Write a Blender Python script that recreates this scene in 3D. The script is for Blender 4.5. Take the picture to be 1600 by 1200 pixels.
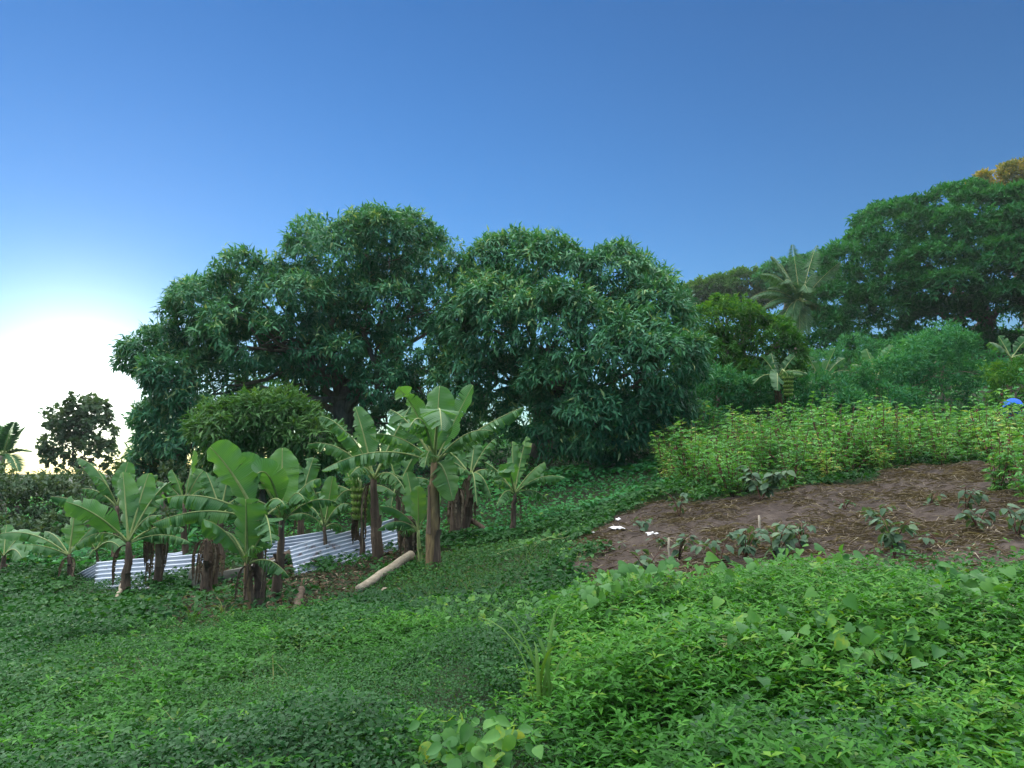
import bpy, math, random
import numpy as np
from mathutils import Vector

# ------------------------------------------------------------------ camera, sky, sun, exposure
for o in list(bpy.data.objects): bpy.data.objects.remove(o)
scn = bpy.context.scene
COL = scn.collection
F = 1101.0                       # focal length in photo pixels (1600 wide)
HORIZON = 740.0
PITCH = math.atan((HORIZON-600.0)/F)
EYE = 1.6
cam = bpy.data.cameras.new('camera'); camo = bpy.data.objects.new('camera', cam); COL.objects.link(camo)
cam.sensor_width = 36.0; cam.lens = 36.0*F/1600.0; cam.clip_start = 0.05; cam.clip_end = 12000
camo.location = (0, 0, EYE); camo.rotation_euler = (math.pi/2+PITCH, 0, 0)
scn.camera = camo

SUN_AZ = math.radians(-31.5); SUN_EL = math.radians(5.0)
SUNV = Vector((math.sin(SUN_AZ)*math.cos(SUN_EL), math.cos(SUN_AZ)*math.cos(SUN_EL), math.sin(SUN_EL)))
W = bpy.data.worlds.new('World'); scn.world = W; W.use_nodes = True
nt = W.node_tree; nt.nodes.clear()
def wn(t): return nt.nodes.new(t)
out = wn('ShaderNodeOutputWorld'); bg = wn('ShaderNodeBackground'); sky = wn('ShaderNodeTexSky')
sky.sky_type = 'NISHITA'; sky.sun_disc = False
sky.sun_elevation = SUN_EL; sky.sun_rotation = SUN_AZ
sky.altitude = 60; sky.air_density = 1.0; sky.dust_density = 0.0; sky.ozone_density = 3.0
tc = wn('ShaderNodeTexCoord'); dt = wn('ShaderNodeVectorMath'); dt.operation = 'DOT_PRODUCT'
nrm = wn('ShaderNodeVectorMath'); nrm.operation = 'NORMALIZE'
nt.links.new(tc.outputs['Generated'], nrm.inputs[0])
nt.links.new(nrm.outputs[0], dt.inputs[0]); dt.inputs[1].default_value = SUNV
def wmath(op, a, b):
    m = wn('ShaderNodeMath'); m.operation = op
    for i, v in enumerate((a, b)):
        if isinstance(v, (int, float)): m.inputs[i].default_value = v
        else: nt.links.new(v, m.inputs[i])
    return m.outputs[0]
dpos = wmath('MAXIMUM', dt.outputs['Value'], 0.0)
AUREOLE = [(24.0, 0.42, (1.0, 0.76, 0.70)), (170.0, 4.5, (1.0, 0.97, 0.93)), (900.0, 8.0, (1.0, 0.92, 0.78))]
hsv = wn('ShaderNodeHueSaturation'); hsv.inputs['Saturation'].default_value = 1.17; hsv.inputs['Hue'].default_value = 0.514; hsv.inputs['Value'].default_value = 1.0
nt.links.new(sky.outputs[0], hsv.inputs['Color']); acc = hsv.outputs[0]
for p, a, c in AUREOLE:            # forward-scattering aureole of the hazy low sun
    v = wmath('MULTIPLY', wmath('POWER', dpos, p), a)
    s = wn('ShaderNodeVectorMath'); s.operation = 'SCALE'; s.inputs[0].default_value = c
    nt.links.new(v, s.inputs['Scale'])
    ad = wn('ShaderNodeVectorMath'); ad.operation = 'ADD'
    nt.links.new(acc, ad.inputs[0]); nt.links.new(s.outputs[0], ad.inputs[1]); acc = ad.outputs[0]
nt.links.new(acc, bg.inputs[0]); bg.inputs[1].default_value = 0.125
nt.links.new(bg.outputs[0], out.inputs[0])
sl = bpy.data.lights.new('shade_fill', 'SUN'); sl.energy = 4.6; sl.angle = math.radians(140); sl.color = (1.0, 0.97, 0.90)   # wide soft fill added high above the sun glow to brighten the shade
so = bpy.data.objects.new('shade_fill', sl); COL.objects.link(so); so.location = SUNV*200
LAMPV = Vector((math.sin(SUN_AZ)*math.cos(math.radians(62)), math.cos(SUN_AZ)*math.cos(math.radians(62)), math.sin(math.radians(62))))
so.rotation_euler = (-LAMPV).to_track_quat('-Z', 'Y').to_euler()
scn.view_settings.view_transform = 'Standard'; scn.view_settings.look = 'None'
scn.view_settings.gamma = 1.0; scn.view_settings.use_curve_mapping = False
scn.view_settings.exposure = 1.2
scn.cycles.use_denoising = True
scn.cycles.max_bounces = 6; scn.cycles.diffuse_bounces = 4; scn.cycles.transmission_bounces = 4
scn.cycles.transparent_max_bounces = 4; scn.cycles.caustics_reflective = False; scn.cycles.caustics_refractive = False

# ------------------------------------------------------------------ helpers
R = np.random.default_rng(7)
CP, SP = math.cos(PITCH), math.sin(PITCH)
def ray(px, py):
    u = (px-800.0)/F; v = (600.0-py)/F
    return np.array([u, CP-v*SP, SP+v*CP])
def at(px, py, d):
    """world point on the ray through a photo pixel, at depth d (metres forward)"""
    r = ray(px, py); r = r*(d/r[1]); return np.array([r[0], r[1], r[2]+EYE])
def proj(P):
    P = np.asarray(P, float); x = P[..., 0]; y = P[..., 1]; z = P[..., 2]-EYE
    f = y*CP+z*SP; v = -y*SP+z*CP
    return 800+F*x/f, 600-F*v/f

# ground: thin-plate surface through places where the ground can be seen
GA = [(0,1200,4.4),(400,1200,4.0),(800,1200,3.7),(1200,1250,3.5),(1600,1290,3.3),
 (0,1050,6.8),(400,1050,6.6),(700,1050,6.2),(1000,1050,5.6),(1300,1030,5.6),(1600,1010,5.4),
 (0,945,12),(250,950,11.5),(390,958,11),(560,932,11.4),(680,895,12.5),
 (150,920,13.5),(340,905,13.5),(480,893,13.6),(620,850,15),(740,836,15.8),(800,838,15.5),
 (900,780,18),(880,718,23),(1000,690,24),(700,722,23),(500,760,22),(300,800,20.5),(100,860,18),(0,880,17),
 (900,850,12.5),(930,900,9.8),(1000,930,8.6),(1150,930,8.1),(1300,925,7.7),(1600,900,7.3),
 (950,830,11.5),(1200,785,12.2),(1500,735,13.5),(1600,740,12.6),(1300,840,9.9),
 (1050,765,14.5),(1150,697,20),(1350,700,20),(1600,690,19),(1200,655,28),(1450,640,28),
 (1400,560,45),(1100,600,50),(1600,520,60),(600,725,40),(800,700,60),(0,800,40),(100,780,60),(350,770,40)]
GP = [tuple(at(*a)) for a in GA] + [(-12,-12,-0.5),(12,-12,0.4),(-25,0,-1.6),(25,0,1.4),(0,-12,0),(-45,30,-2.2),(45,20,5.0),
  (-45,70,-2.5),(60,70,13.5),(30,70,9.5),(60,40,9),(60,10,5)]
GP = np.array(GP)
def _tps(r2): return 0.5*r2*np.log(r2+1e-9)
_n = len(GP)
_D = ((GP[:, None, :2]-GP[None, :, :2])**2).sum(-1)
_A = np.zeros((_n+3, _n+3)); _A[:_n, :_n] = _tps(_D)+np.eye(_n)*6.0
_A[:_n, _n] = 1; _A[:_n, _n+1:] = GP[:, :2]; _A[_n, :_n] = 1; _A[_n+1:, :_n] = GP[:, :2].T
_w = np.linalg.solve(_A, np.concatenate([GP[:, 2], [0, 0, 0]]))
def _tps_eval(x, y):
    r2 = (x[:, None]-GP[None, :, 0])**2+(y[:, None]-GP[None, :, 1])**2
    return _tps(r2)@_w[:_n]+_w[_n]+_w[_n+1]*x+_w[_n+2]*y
GX = np.arange(-45, 60.01, 0.3); GY = np.arange(-12, 70.01, 0.3)
_gx, _gy = np.meshgrid(GX, GY)
GZ = np.concatenate([_tps_eval(a, b) for a, b in zip(np.array_split(_gx.ravel(), 20), np.array_split(_gy.ravel(), 20))]).reshape(_gx.shape)
def ground(x, y):
    x = np.clip(np.asarray(x, float), GX[0], GX[-1]-1e-3); y = np.clip(np.asarray(y, float), GY[0], GY[-1]-1e-3)
    fx = (x-GX[0])/0.3; fy = (y-GY[0])/0.3
    i = np.minimum(fx.astype(int), len(GX)-2); j = np.minimum(fy.astype(int), len(GY)-2); a = fx-i; b = fy-j
    return (GZ[j, i]*(1-a)+GZ[j, i+1]*a)*(1-b)+(GZ[j+1, i]*(1-a)+GZ[j+1, i+1]*a)*b
def pg(px, py, dmax=60.0):
    """ground point seen at a photo pixel"""
    r = ray(px, py); r = r/r[1]
    d = np.arange(2.0, dmax, 0.02)
    z = EYE+r[2]*d; g = ground(r[0]*d, d)
    k = np.nonzero(z <= g)[0]
    dd = d[k[0]] if len(k) else dmax
    return np.array([r[0]*dd, dd, float(ground(np.array([r[0]*dd]), np.array([dd]))[0])])
def gz(x, y): return float(ground(np.array([x]), np.array([y]))[0])

def _hash(i, j, s):
    h = np.sin(i*127.1+j*311.7+s*74.7)*43758.5453
    return h-np.floor(h)
def vnoise(x, y, f, s=0):
    x = np.asarray(x)*f; y = np.asarray(y)*f
    i = np.floor(x); j = np.floor(y); a = x-i; b = y-j
    a = a*a*(3-2*a); b = b*b*(3-2*b)
    return (_hash(i, j, s)*(1-a)+_hash(i+1, j, s)*a)*(1-b)+(_hash(i, j+1, s)*(1-a)+_hash(i+1, j+1, s)*a)*b
def inpoly(x, y, poly):
    c = np.zeros(np.shape(x), bool); n = len(poly)
    for k in range(n):
        x1, y1 = poly[k]; x2, y2 = poly[(k+1) % n]
        t = ((y1 > y) != (y2 > y)) & (x < (x2-x1)*(y-y1)/((y2-y1) if y2 != y1 else 1e-9)+x1)
        c ^= t
    return c
def sstep(a, b, x):
    t = np.clip((x-a)/(b-a), 0, 1); return t*t*(3-2*t)
def unit(v): v = np.asarray(v, float); return v/np.maximum(np.linalg.norm(v, axis=-1, keepdims=True), 1e-9)

class MB:
    """collects geometry of one mesh"""
    def __init__(s): s.V = []; s.F = []; s.T = []; s.A = []; s.n = 0
    def add(s, V, Fc, tint=0.5, along=0.0):
        V = np.asarray(V, float).reshape(-1, 3); Fc = np.asarray(Fc, int)
        if Fc.size == 0: return
        s.V.append(V); s.F.append(Fc+s.n); s.n += len(V)
        s.T.append(np.broadcast_to(np.asarray(tint, float), (len(V),)).copy())
        s.A.append(np.broadcast_to(np.asarray(along, float), (len(V),)).copy())
    def tube(s, pts, rad, sides=7, tint=0.5, cap=True, rough=0.0, squash=None):
        pts = np.asarray(pts, float); n = len(pts); rad = np.broadcast_to(np.asarray(rad, float), (n,))
        T = np.gradient(pts, axis=0); T = unit(T)
        ref = np.array([0, 0, 1.0]) if abs(T[:, 2]).mean() < 0.8 else np.array([1.0, 0, 0])
        S = unit(np.cross(T, ref)); N = np.cross(S, T)
        a = np.linspace(0, 2*np.pi, sides, endpoint=False)
        rr = rad[:, None]*(1+rough*R.normal(size=(n, sides)))
        V = pts[:, None]+rr[..., None]*(np.cos(a)[None, :, None]*S[:, None]+np.sin(a)[None, :, None]*N[:, None])
        V = V.reshape(-1, 3); q = []
        for i in range(n-1):
            for k in range(sides):
                k2 = (k+1) % sides
                q.append((i*sides+k, i*sides+k2, (i+1)*sides+k2, (i+1)*sides+k))
        al = np.repeat(np.linspace(0, 1, n), sides)
        if cap:
            V = np.concatenate([V, pts[:1], pts[-1:]]); c0 = n*sides; c1 = c0+1
            for k in range(sides):
                k2 = (k+1) % sides
                q.append((k2, k, c0, c0)); q.append(((n-1)*sides+k, (n-1)*sides+k2, c1, c1))
            al = np.concatenate([al, [0, 1]])
        s.add(V, q, tint, al)
    def build(s, name, mat, parent=None, org=None, smooth=True):
        V = np.concatenate(s.V); T = np.concatenate(s.T); A = np.concatenate(s.A)
        if org is None and parent is not None: org = np.array(parent['_w']) if '_w' in parent else np.array([0., 0, 0])
        if org is not None: V = V-np.asarray(org)
        me = bpy.data.meshes.new(name)
        me.vertices.add(len(V)); me.vertices.foreach_set('co', V.astype(np.float32).ravel())
        loops = []; starts = []; tot = []; st = 0
        for f in s.F:
            if f.shape[1] == 4:
                deg = f[:, 2] == f[:, 3]
                for ff in (f[~deg], f[deg][:, :3]):
                    if len(ff):
                        m = ff.shape[1]; loops.append(ff.ravel()); starts.append(st+np.arange(len(ff))*m); st += ff.size
            else:
                m = f.shape[1]; loops.append(f.ravel()); starts.append(st+np.arange(len(f))*m); st += f.size
        loops = np.concatenate(loops); starts = np.concatenate(starts)
        me.loops.add(len(loops)); me.loops.foreach_set('vertex_index', loops.astype(np.int32))
        me.polygons.add(len(starts)); me.polygons.foreach_set('loop_start', starts.astype(np.int32))
        if smooth: me.polygons.foreach_set('use_smooth', np.ones(len(starts), bool))
        me.update(calc_edges=True)
        a = me.attributes.new('tint', 'FLOAT', 'POINT'); a.data.foreach_set('value', T.astype(np.float32))
        if A.any():
            a = me.attributes.new('along', 'FLOAT', 'POINT'); a.data.foreach_set('value', A.astype(np.float32))
        me.materials.append(mat)
        o = bpy.data.objects.new(name, me); COL.objects.link(o)
        if parent is not None: o.parent = parent
        elif org is not None: o.location = org
        return o

def thing(name, label, cat, loc, group=None):
    o = bpy.data.objects.new(name, None); COL.objects.link(o); o.location = loc; o.empty_display_size = 0.2
    o['label'] = label; o['category'] = cat; o['_w'] = [float(v) for v in loc]
    if group: o['group'] = group
    return o
def tag(o, label, cat, group=None, kind=None):
    if label: o['label'] = label
    if cat: o['category'] = cat
    if group: o['group'] = group
    if kind: o['kind'] = kind
    return o
def copy_thing(src, loc, rz, sc, label=None):
    o = src.copy(); COL.objects.link(o); o.location = loc; o.rotation_euler = (0, 0, rz); o.scale = (sc, sc, sc)
    if label: o['label'] = label
    for ch in list(src.children):
        c = ch.copy(); COL.objects.link(c); c.parent = o
    return o

# leaf templates: (along, across, lift) + triangles
def T_long(droop=0.18, fold=0.10):
    v = np.array([[0, 0, 0], [.42, .5, fold], [.42, -.5, fold], [.45, 0, 0.0], [1, 0, -droop]])
    return v, np.array([[0, 3, 1], [0, 2, 3], [1, 3, 4], [3, 2, 4]])
def T_ovate(droop=0.22, fold=0.08):
    v = np.array([[0, 0, 0], [.12, .34, .03], [.12, -.34, .03], [.45, .5, fold], [.45, -.5, fold], [.40, 0, 0], [1, 0, -droop]])
    return v, np.array([[0, 5, 1], [0, 2, 5], [1, 5, 3], [2, 4, 5], [3, 5, 6], [5, 4, 6]])
def T_rhomb(droop=0.12, fold=0.08):
    v = np.array([[0, 0, 0], [.45, .5, fold], [.45, -.5, fold], [1, 0, -droop]])
    return v, np.array([[0, 3, 1], [0, 2, 3]])
def leaves(mb, P, A, N, L, Wd, tmpl, tint):
    """many leaves at once: base points, axes, normals, lengths, widths"""
    tv, tf = tmpl; n = len(P)
    if n == 0: return
    A = unit(A); S = unit(np.cross(N, A)); N = np.cross(A, S)
    L = np.broadcast_to(L, (n,)); Wd = np.broadcast_to(Wd, (n,))
    V = P[:, None]+tv[None, :, 0, None]*(L[:, None]*A)[:, None]+tv[None, :, 1, None]*(Wd[:, None]*S)[:, None]+tv[None, :, 2, None]*(L[:, None]*N)[:, None]
    k = len(tv)
    Fc = (tf[None]+(np.arange(n)*k)[:, None, None]).reshape(-1, 3)
    mb.add(V.reshape(-1, 3), Fc, np.repeat(np.broadcast_to(tint, (n,)), k), np.tile(tv[:, 0], n))
def rnd_dir(n): return unit(R.normal(size=(n, 3)))

# ------------------------------------------------------------------ materials
def mat_new(name):
    m = bpy.data.materials.new(name); m.use_nodes = True; t = m.node_tree; t.nodes.clear()
    o = t.nodes.new('ShaderNodeOutputMaterial'); return m, t, o
def ramp(t, cols):
    r = t.nodes.new('ShaderNodeValToRGB'); e = r.color_ramp.elements
    while len(e) < len(cols): e.new(0.5)
    for k, (p, c) in enumerate(cols): e[k].position = p; e[k].color = (*c, 1)
    return r
def leaf_mat(name, cols, trans=0.3, rough=0.45, spec=0.4, veins=0.0, nscale=0.0, objrand=0.0):
    m, t, o = mat_new(name); ln = t.links.new
    at_ = t.nodes.new('ShaderNodeAttribute'); at_.attribute_name = 'tint'
    fac = at_.outputs['Fac']
    if objrand:
        oi = t.nodes.new('ShaderNodeObjectInfo'); ma = t.nodes.new('ShaderNodeMath'); ma.operation = 'MULTIPLY_ADD'
        ln(oi.outputs['Random'], ma.inputs[0]); ma.inputs[1].default_value = objrand
        sb = t.nodes.new('ShaderNodeMath'); sb.operation = 'SUBTRACT'; ln(fac, sb.inputs[0]); sb.inputs[1].default_value = objrand/2
        ln(sb.outputs[0], ma.inputs[2]); fac = ma.outputs[0]
    if nscale:
        no = t.nodes.new('ShaderNodeTexNoise'); no.inputs['Scale'].default_value = nscale; no.inputs['Detail'].default_value = 3
        ge = t.nodes.new('ShaderNodeNewGeometry'); ln(ge.outputs['Position'], no.inputs['Vector'])
        m1 = t.nodes.new('ShaderNodeMath'); m1.operation = 'MULTIPLY_ADD'; ln(no.outputs['Fac'], m1.inputs[0]); m1.inputs[1].default_value = 0.5
        sb = t.nodes.new('ShaderNodeMath'); sb.operation = 'SUBTRACT'; ln(fac, sb.inputs[0]); sb.inputs[1].default_value = 0.25
        ln(sb.outputs[0], m1.inputs[2]); fac = m1.outputs[0]
    rp = ramp(t, cols); ln(fac, rp.inputs[0]); col = rp.outputs[0]
    pb = t.nodes.new('ShaderNodeBsdfPrincipled'); pb.inputs['Roughness'].default_value = rough+0.1
    pb.inputs['Specular IOR Level'].default_value = spec*0.4
    if veins:
        al = t.nodes.new('ShaderNodeAttribute'); al.attribute_name = 'along'
        sn = t.nodes.new('ShaderNodeMath'); sn.operation = 'MULTIPLY'; ln(al.outputs['Fac'], sn.inputs[0]); sn.inputs[1].default_value = veins
        s2 = t.nodes.new('ShaderNodeMath'); s2.operation = 'SINE'; ln(sn.outputs[0], s2.inputs[0])
        s3 = t.nodes.new('ShaderNodeMath'); s3.operation = 'MULTIPLY_ADD'; ln(s2.outputs[0], s3.inputs[0]); s3.inputs[1].default_value = 0.10; s3.inputs[2].default_value = 1.0
        sc = t.nodes.new('ShaderNodeVectorMath'); sc.operation = 'SCALE'; ln(col, sc.inputs[0]); ln(s3.outputs[0], sc.inputs['Scale']); col = sc.outputs[0]
        bp = t.nodes.new('ShaderNodeBump'); bp.inputs['Strength'].default_value = 0.25; bp.inputs['Distance'].default_value = 0.01
        ln(s2.outputs[0], bp.inputs['Height']); ln(bp.outputs[0], pb.inputs['Normal'])
    ln(col, pb.inputs['Base Color'])
    tr = t.nodes.new('ShaderNodeBsdfTranslucent')
    hs = t.nodes.new('ShaderNodeMixRGB'); hs.blend_type = 'MULTIPLY'; hs.inputs[0].default_value = 1.0
    ln(col, hs.inputs[1]); hs.inputs[2].default_value = (1.5, 1.45, 0.45, 1); ln(hs.outputs[0], tr.inputs[0])
    mx = t.nodes.new('ShaderNodeMixShader'); mx.inputs[0].default_value = trans
    ln(pb.outputs[0], mx.inputs[1]); ln(tr.outputs[0], mx.inputs[2]); ln(mx.outputs[0], o.inputs[0])
    return m
def solid_mat(name, cols, scale=(1, 1, 1), nscale=6.0, rough=0.8, bump=0.4, detail=6.0, metallic=0.0, spec=0.3, objspace=False):
    m, t, o = mat_new(name); ln = t.links.new
    mp = t.nodes.new('ShaderNodeMapping'); mp.inputs['Scale'].default_value = scale
    if objspace:
        g = t.nodes.new('ShaderNodeTexCoord'); ln(g.outputs['Object'], mp.inputs[0])
    else:
        g = t.nodes.new('ShaderNodeNewGeometry'); ln(g.outputs['Position'], mp.inputs[0])
    no = t.nodes.new('ShaderNodeTexNoise'); no.inputs['Scale'].default_value = nscale; no.inputs['Detail'].default_value = detail; no.inputs['Roughness'].default_value = 0.65
    ln(mp.outputs[0], no.inputs['Vector'])
    at_ = t.nodes.new('ShaderNodeAttribute'); at_.attribute_name = 'tint'
    ad = t.nodes.new('ShaderNodeMath'); ad.operation = 'MULTIPLY_ADD'; ln(at_.outputs['Fac'], ad.inputs[0]); ad.inputs[1].default_value = 0.5
    sb = t.nodes.new('ShaderNodeMath'); sb.operation = 'SUBTRACT'; ln(no.outputs['Fac'], sb.inputs[0]); sb.inputs[1].default_value = 0.25
    ln(sb.outputs[0], ad.inputs[2])
    rp = ramp(t, cols); ln(ad.outputs[0], rp.inputs[0])
    pb = t.nodes.new('ShaderNodeBsdfPrincipled'); pb.inputs['Roughness'].default_value = rough; pb.inputs['Metallic'].default_value = metallic
    pb.inputs['Specular IOR Level'].default_value = spec
    bp = t.nodes.new('ShaderNodeBump'); bp.inputs['Strength'].default_value = bump; bp.inputs['Distance'].default_value = 0.03
    ln(no.outputs['Fac'], bp.inputs['Height']); ln(bp.outputs[0], pb.inputs['Normal'])
    ln(rp.outputs[0], pb.inputs['Base Color']); ln(pb.outputs[0], o.inputs[0])
    return m
def sheet_mat():
    m, t, o = mat_new('zinc_sheet'); ln = t.links.new
    tcn = t.nodes.new('ShaderNodeTexCoord')
    n1 = t.nodes.new('ShaderNodeTexNoise'); n1.inputs['Scale'].default_value = 3.0; n1.inputs['Detail'].default_value = 6
    n2 = t.nodes.new('ShaderNodeTexNoise'); n2.inputs['Scale'].default_value = 1.7; n2.inputs['Detail'].default_value = 8; n2.inputs['Roughness'].default_value = 0.7
    ln(tcn.outputs['Object'], n1.inputs[0]); ln(tcn.outputs['Object'], n2.inputs[0])
    r1 = ramp(t, [(0.3, (0.38, 0.44, 0.54)), (0.7, (0.56, 0.62, 0.73))]); ln(n1.outputs[0], r1.inputs[0])
    r2 = ramp(t, [(0.60, (0, 0, 0)), (0.68, (1, 1, 1))]); ln(n2.outputs[0], r2.inputs[0])
    mx = t.nodes.new('ShaderNodeMixRGB'); ln(r2.outputs[0], mx.inputs[0]); ln(r1.outputs[0], mx.inputs[1]); mx.inputs[2].default_value = (0.16, 0.055, 0.025, 1)
    pb = t.nodes.new('ShaderNodeBsdfPrincipled'); ln(mx.outputs[0], pb.inputs['Base Color'])
    pb.inputs['Metallic'].default_value = 0.35; pb.inputs['Roughness'].default_value = 0.45
    ln(pb.outputs[0], o.inputs[0]); return m

M = {}
G = lambda *c: c
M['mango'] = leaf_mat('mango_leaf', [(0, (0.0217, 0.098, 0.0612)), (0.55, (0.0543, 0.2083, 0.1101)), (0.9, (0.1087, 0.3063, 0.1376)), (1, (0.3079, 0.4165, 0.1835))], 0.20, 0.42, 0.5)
M['mango_young'] = leaf_mat('young_mango_leaf', [(0, (0.026, 0.098, 0.0308)), (0.6, (0.0585, 0.168, 0.0504)), (1, (0.117, 0.238, 0.07))], 0.25, 0.42, 0.45)
M['rain'] = leaf_mat('feathery_leaf', [(0, (0.0088, 0.0707, 0.0321)), (0.6, (0.0228, 0.1432, 0.0505)), (1, (0.0527, 0.219, 0.0688))], 0.25, 0.5, 0.3)
M['yellowgreen'] = leaf_mat('yellow_green_leaf', [(0, (0.0173, 0.0864, 0.0216)), (0.6, (0.0432, 0.1605, 0.0336)), (1, (0.1037, 0.2346, 0.036))], 0.3, 0.5, 0.3)
M['gold'] = leaf_mat('sunlit_gold_leaf', [(0, (0.045, 0.091, 0.0225)), (0.5, (0.15, 0.169, 0.036)), (1, (0.45, 0.325, 0.063))], 0.3, 0.5, 0.3)  # low sunlight on the treetop is put into this leaf colour
M['far'] = leaf_mat('far_tree_leaf', [(0, (0.027, 0.1013, 0.033)), (0.6, (0.054, 0.162, 0.0495)), (1, (0.108, 0.2295, 0.055))], 0.3, 0.5, 0.3)
M['dark'] = leaf_mat('dark_hedge_leaf', [(0, (0.0291, 0.0688, 0.0357)), (0.6, (0.0624, 0.1262, 0.0663)), (1, (0.1456, 0.2066, 0.1275))], 0.2, 0.45, 0.4)
M['shrub'] = leaf_mat('shrub_leaf', [(0, (0.0162, 0.1058, 0.0496)), (0.6, (0.0393, 0.1924, 0.0868)), (1, (0.0924, 0.2886, 0.124))], 0.25, 0.5, 0.3)
M['palm'] = leaf_mat('palm_leaflet', [(0, (0.0292, 0.0997, 0.0405)), (0.6, (0.0634, 0.171, 0.0743)), (1, (0.1658, 0.2422, 0.0945))], 0.25, 0.42, 0.4)
M['banana'] = leaf_mat('banana_leaf', [(0, (0.0375, 0.1324, 0.0512)), (0.45, (0.0688, 0.1955, 0.0704)), (0.8, (0.1187, 0.2648, 0.0768)), (0.93, (0.2125, 0.2774, 0.0768)), (1, (0.3, 0.2144, 0.1152))], 0.36, 0.34, 0.75, veins=260, nscale=5)
M['midrib'] = solid_mat('banana_midrib', [(0.2, (0.13, 0.20, 0.06)), (0.8, (0.28, 0.34, 0.13))], nscale=8, rough=0.5, bump=0.1)
M['dry'] = leaf_mat('dry_banana_leaf', [(0, (0.05, 0.038, 0.028)), (0.5, (0.125, 0.098, 0.070)), (1, (0.30, 0.25, 0.19))], 0.15, 0.8, 0.15, nscale=9)
M['stem'] = solid_mat('banana_stem', [(0.1, (0.030, 0.022, 0.016)), (0.42, (0.10, 0.070, 0.040)), (0.62, (0.22, 0.16, 0.075)), (0.9, (0.36, 0.29, 0.15))], scale=(1, 1, 0.10), nscale=26, rough=0.75, bump=0.7)
M['stem_brown'] = solid_mat('old_banana_stem', [(0.1, (0.025, 0.018, 0.014)), (0.5, (0.085, 0.062, 0.046)), (0.9, (0.22, 0.17, 0.125))], scale=(1, 1, 0.10), nscale=24, rough=0.85, bump=0.8)
M['log'] = solid_mat('pale_fallen_stem', [(0.2, (0.14, 0.11, 0.08)), (0.6, (0.32, 0.28, 0.21)), (0.9, (0.46, 0.42, 0.33))], scale=(0.3, 0.3, 1), nscale=22, rough=0.85, bump=0.7)
M['bark'] = solid_mat('bark', [(0.2, (0.05, 0.044, 0.038)), (0.6, (0.16, 0.135, 0.115)), (0.9, (0.28, 0.25, 0.21))], scale=(1, 1, 0.4), nscale=9, rough=0.9, bump=0.8)
M['fruit'] = solid_mat('green_banana', [(0.2, (0.10, 0.20, 0.03)), (0.8, (0.24, 0.36, 0.07))], nscale=12, rough=0.45, bump=0.05)
M['soil'] = solid_mat('garden_soil', [(0.25, (0.016, 0.012, 0.010)), (0.5, (0.042, 0.031, 0.026)), (0.78, (0.085, 0.068, 0.056))], nscale=7.0, rough=0.95, bump=1.0, detail=10)
M['earth'] = solid_mat('earth', [(0.25, (0.010, 0.016, 0.008)), (0.5, (0.020, 0.034, 0.014)), (0.75, (0.042, 0.045, 0.024))], nscale=2.2, rough=0.95, bump=0.8, detail=9)
M['straw'] = leaf_mat('dry_straw', [(0, (0.09, 0.075, 0.06)), (0.6, (0.22, 0.185, 0.14)), (1, (0.55, 0.50, 0.41))], 0.1, 0.8, 0.2)
M['litter'] = leaf_mat('dead_leaf', [(0, (0.05, 0.036, 0.026)), (0.6, (0.13, 0.095, 0.065)), (1, (0.36, 0.31, 0.24))], 0.1, 0.8, 0.2)
M['herb'] = leaf_mat('herb_leaf', [(0, (0.0156, 0.0864, 0.0101)), (0.5, (0.0351, 0.162, 0.0164)), (0.9, (0.0741, 0.243, 0.0252)), (1, (0.1326, 0.2592, 0.0252))], 0.30, 0.45, 0.4)
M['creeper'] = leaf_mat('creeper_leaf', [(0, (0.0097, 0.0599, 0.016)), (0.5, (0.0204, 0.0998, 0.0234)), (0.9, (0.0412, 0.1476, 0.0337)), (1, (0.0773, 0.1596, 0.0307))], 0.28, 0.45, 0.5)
M['slope'] = leaf_mat('slope_creeper_leaf', [(0, (0.024, 0.125, 0.048)), (0.5, (0.048, 0.2375, 0.078)), (0.9, (0.096, 0.3125, 0.096)), (1, (0.168, 0.3125, 0.072))], 0.28, 0.42, 0.45)  # leaf colour raised to make up for tree shade on the slope
M['grass'] = leaf_mat('grass_blade', [(0, (0.024, 0.085, 0.0187)), (0.5, (0.048, 0.15, 0.0298)), (0.9, (0.096, 0.2, 0.0467)), (1, (0.176, 0.2, 0.0765))], 0.3, 0.5, 0.35)
M['vine'] = leaf_mat('vine_leaf', [(0, (0.035, 0.125, 0.040)), (0.5, (0.060, 0.185, 0.048)), (0.85, (0.10, 0.25, 0.05)), (1, (0.25, 0.33, 0.03))], 0.32, 0.4, 0.45, nscale=30, objrand=0.75)
M['roselle'] = leaf_mat('roselle_leaf', [(0, (0.0387, 0.1528, 0.0488)), (0.5, (0.0906, 0.2785, 0.078)), (0.85, (0.1683, 0.3773, 0.1056)), (1, (0.414, 0.4671, 0.1625))], 0.3, 0.48, 0.4, objrand=0.55)
M['calyx'] = solid_mat('roselle_calyx', [(0.2, (0.06, 0.012, 0.016)), (0.8, (0.16, 0.03, 0.035))], nscale=20, rough=0.5, bump=0.1)
M['redstem'] = solid_mat('red_stem', [(0.2, (0.05, 0.022, 0.02)), (0.8, (0.13, 0.055, 0.04))], nscale=20, rough=0.6, bump=0.1)
M['bedleaf'] = leaf_mat('bed_plant_leaf', [(0, (0.045, 0.095, 0.060)), (0.6, (0.085, 0.160, 0.100)), (1, (0.15, 0.22, 0.12))], 0.25, 0.5, 0.35, nscale=25, objrand=0.6)
M['zinc'] = sheet_mat()
M['stake'] = solid_mat('weathered_stake', [(0.2, (0.20, 0.17, 0.13)), (0.8, (0.42, 0.38, 0.31))], scale=(1, 1, 0.1), nscale=30, rough=0.85)
M['board'] = solid_mat('grey_board', [(0.2, (0.11, 0.115, 0.10)), (0.8, (0.27, 0.27, 0.24))], nscale=7, rough=0.9)
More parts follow.
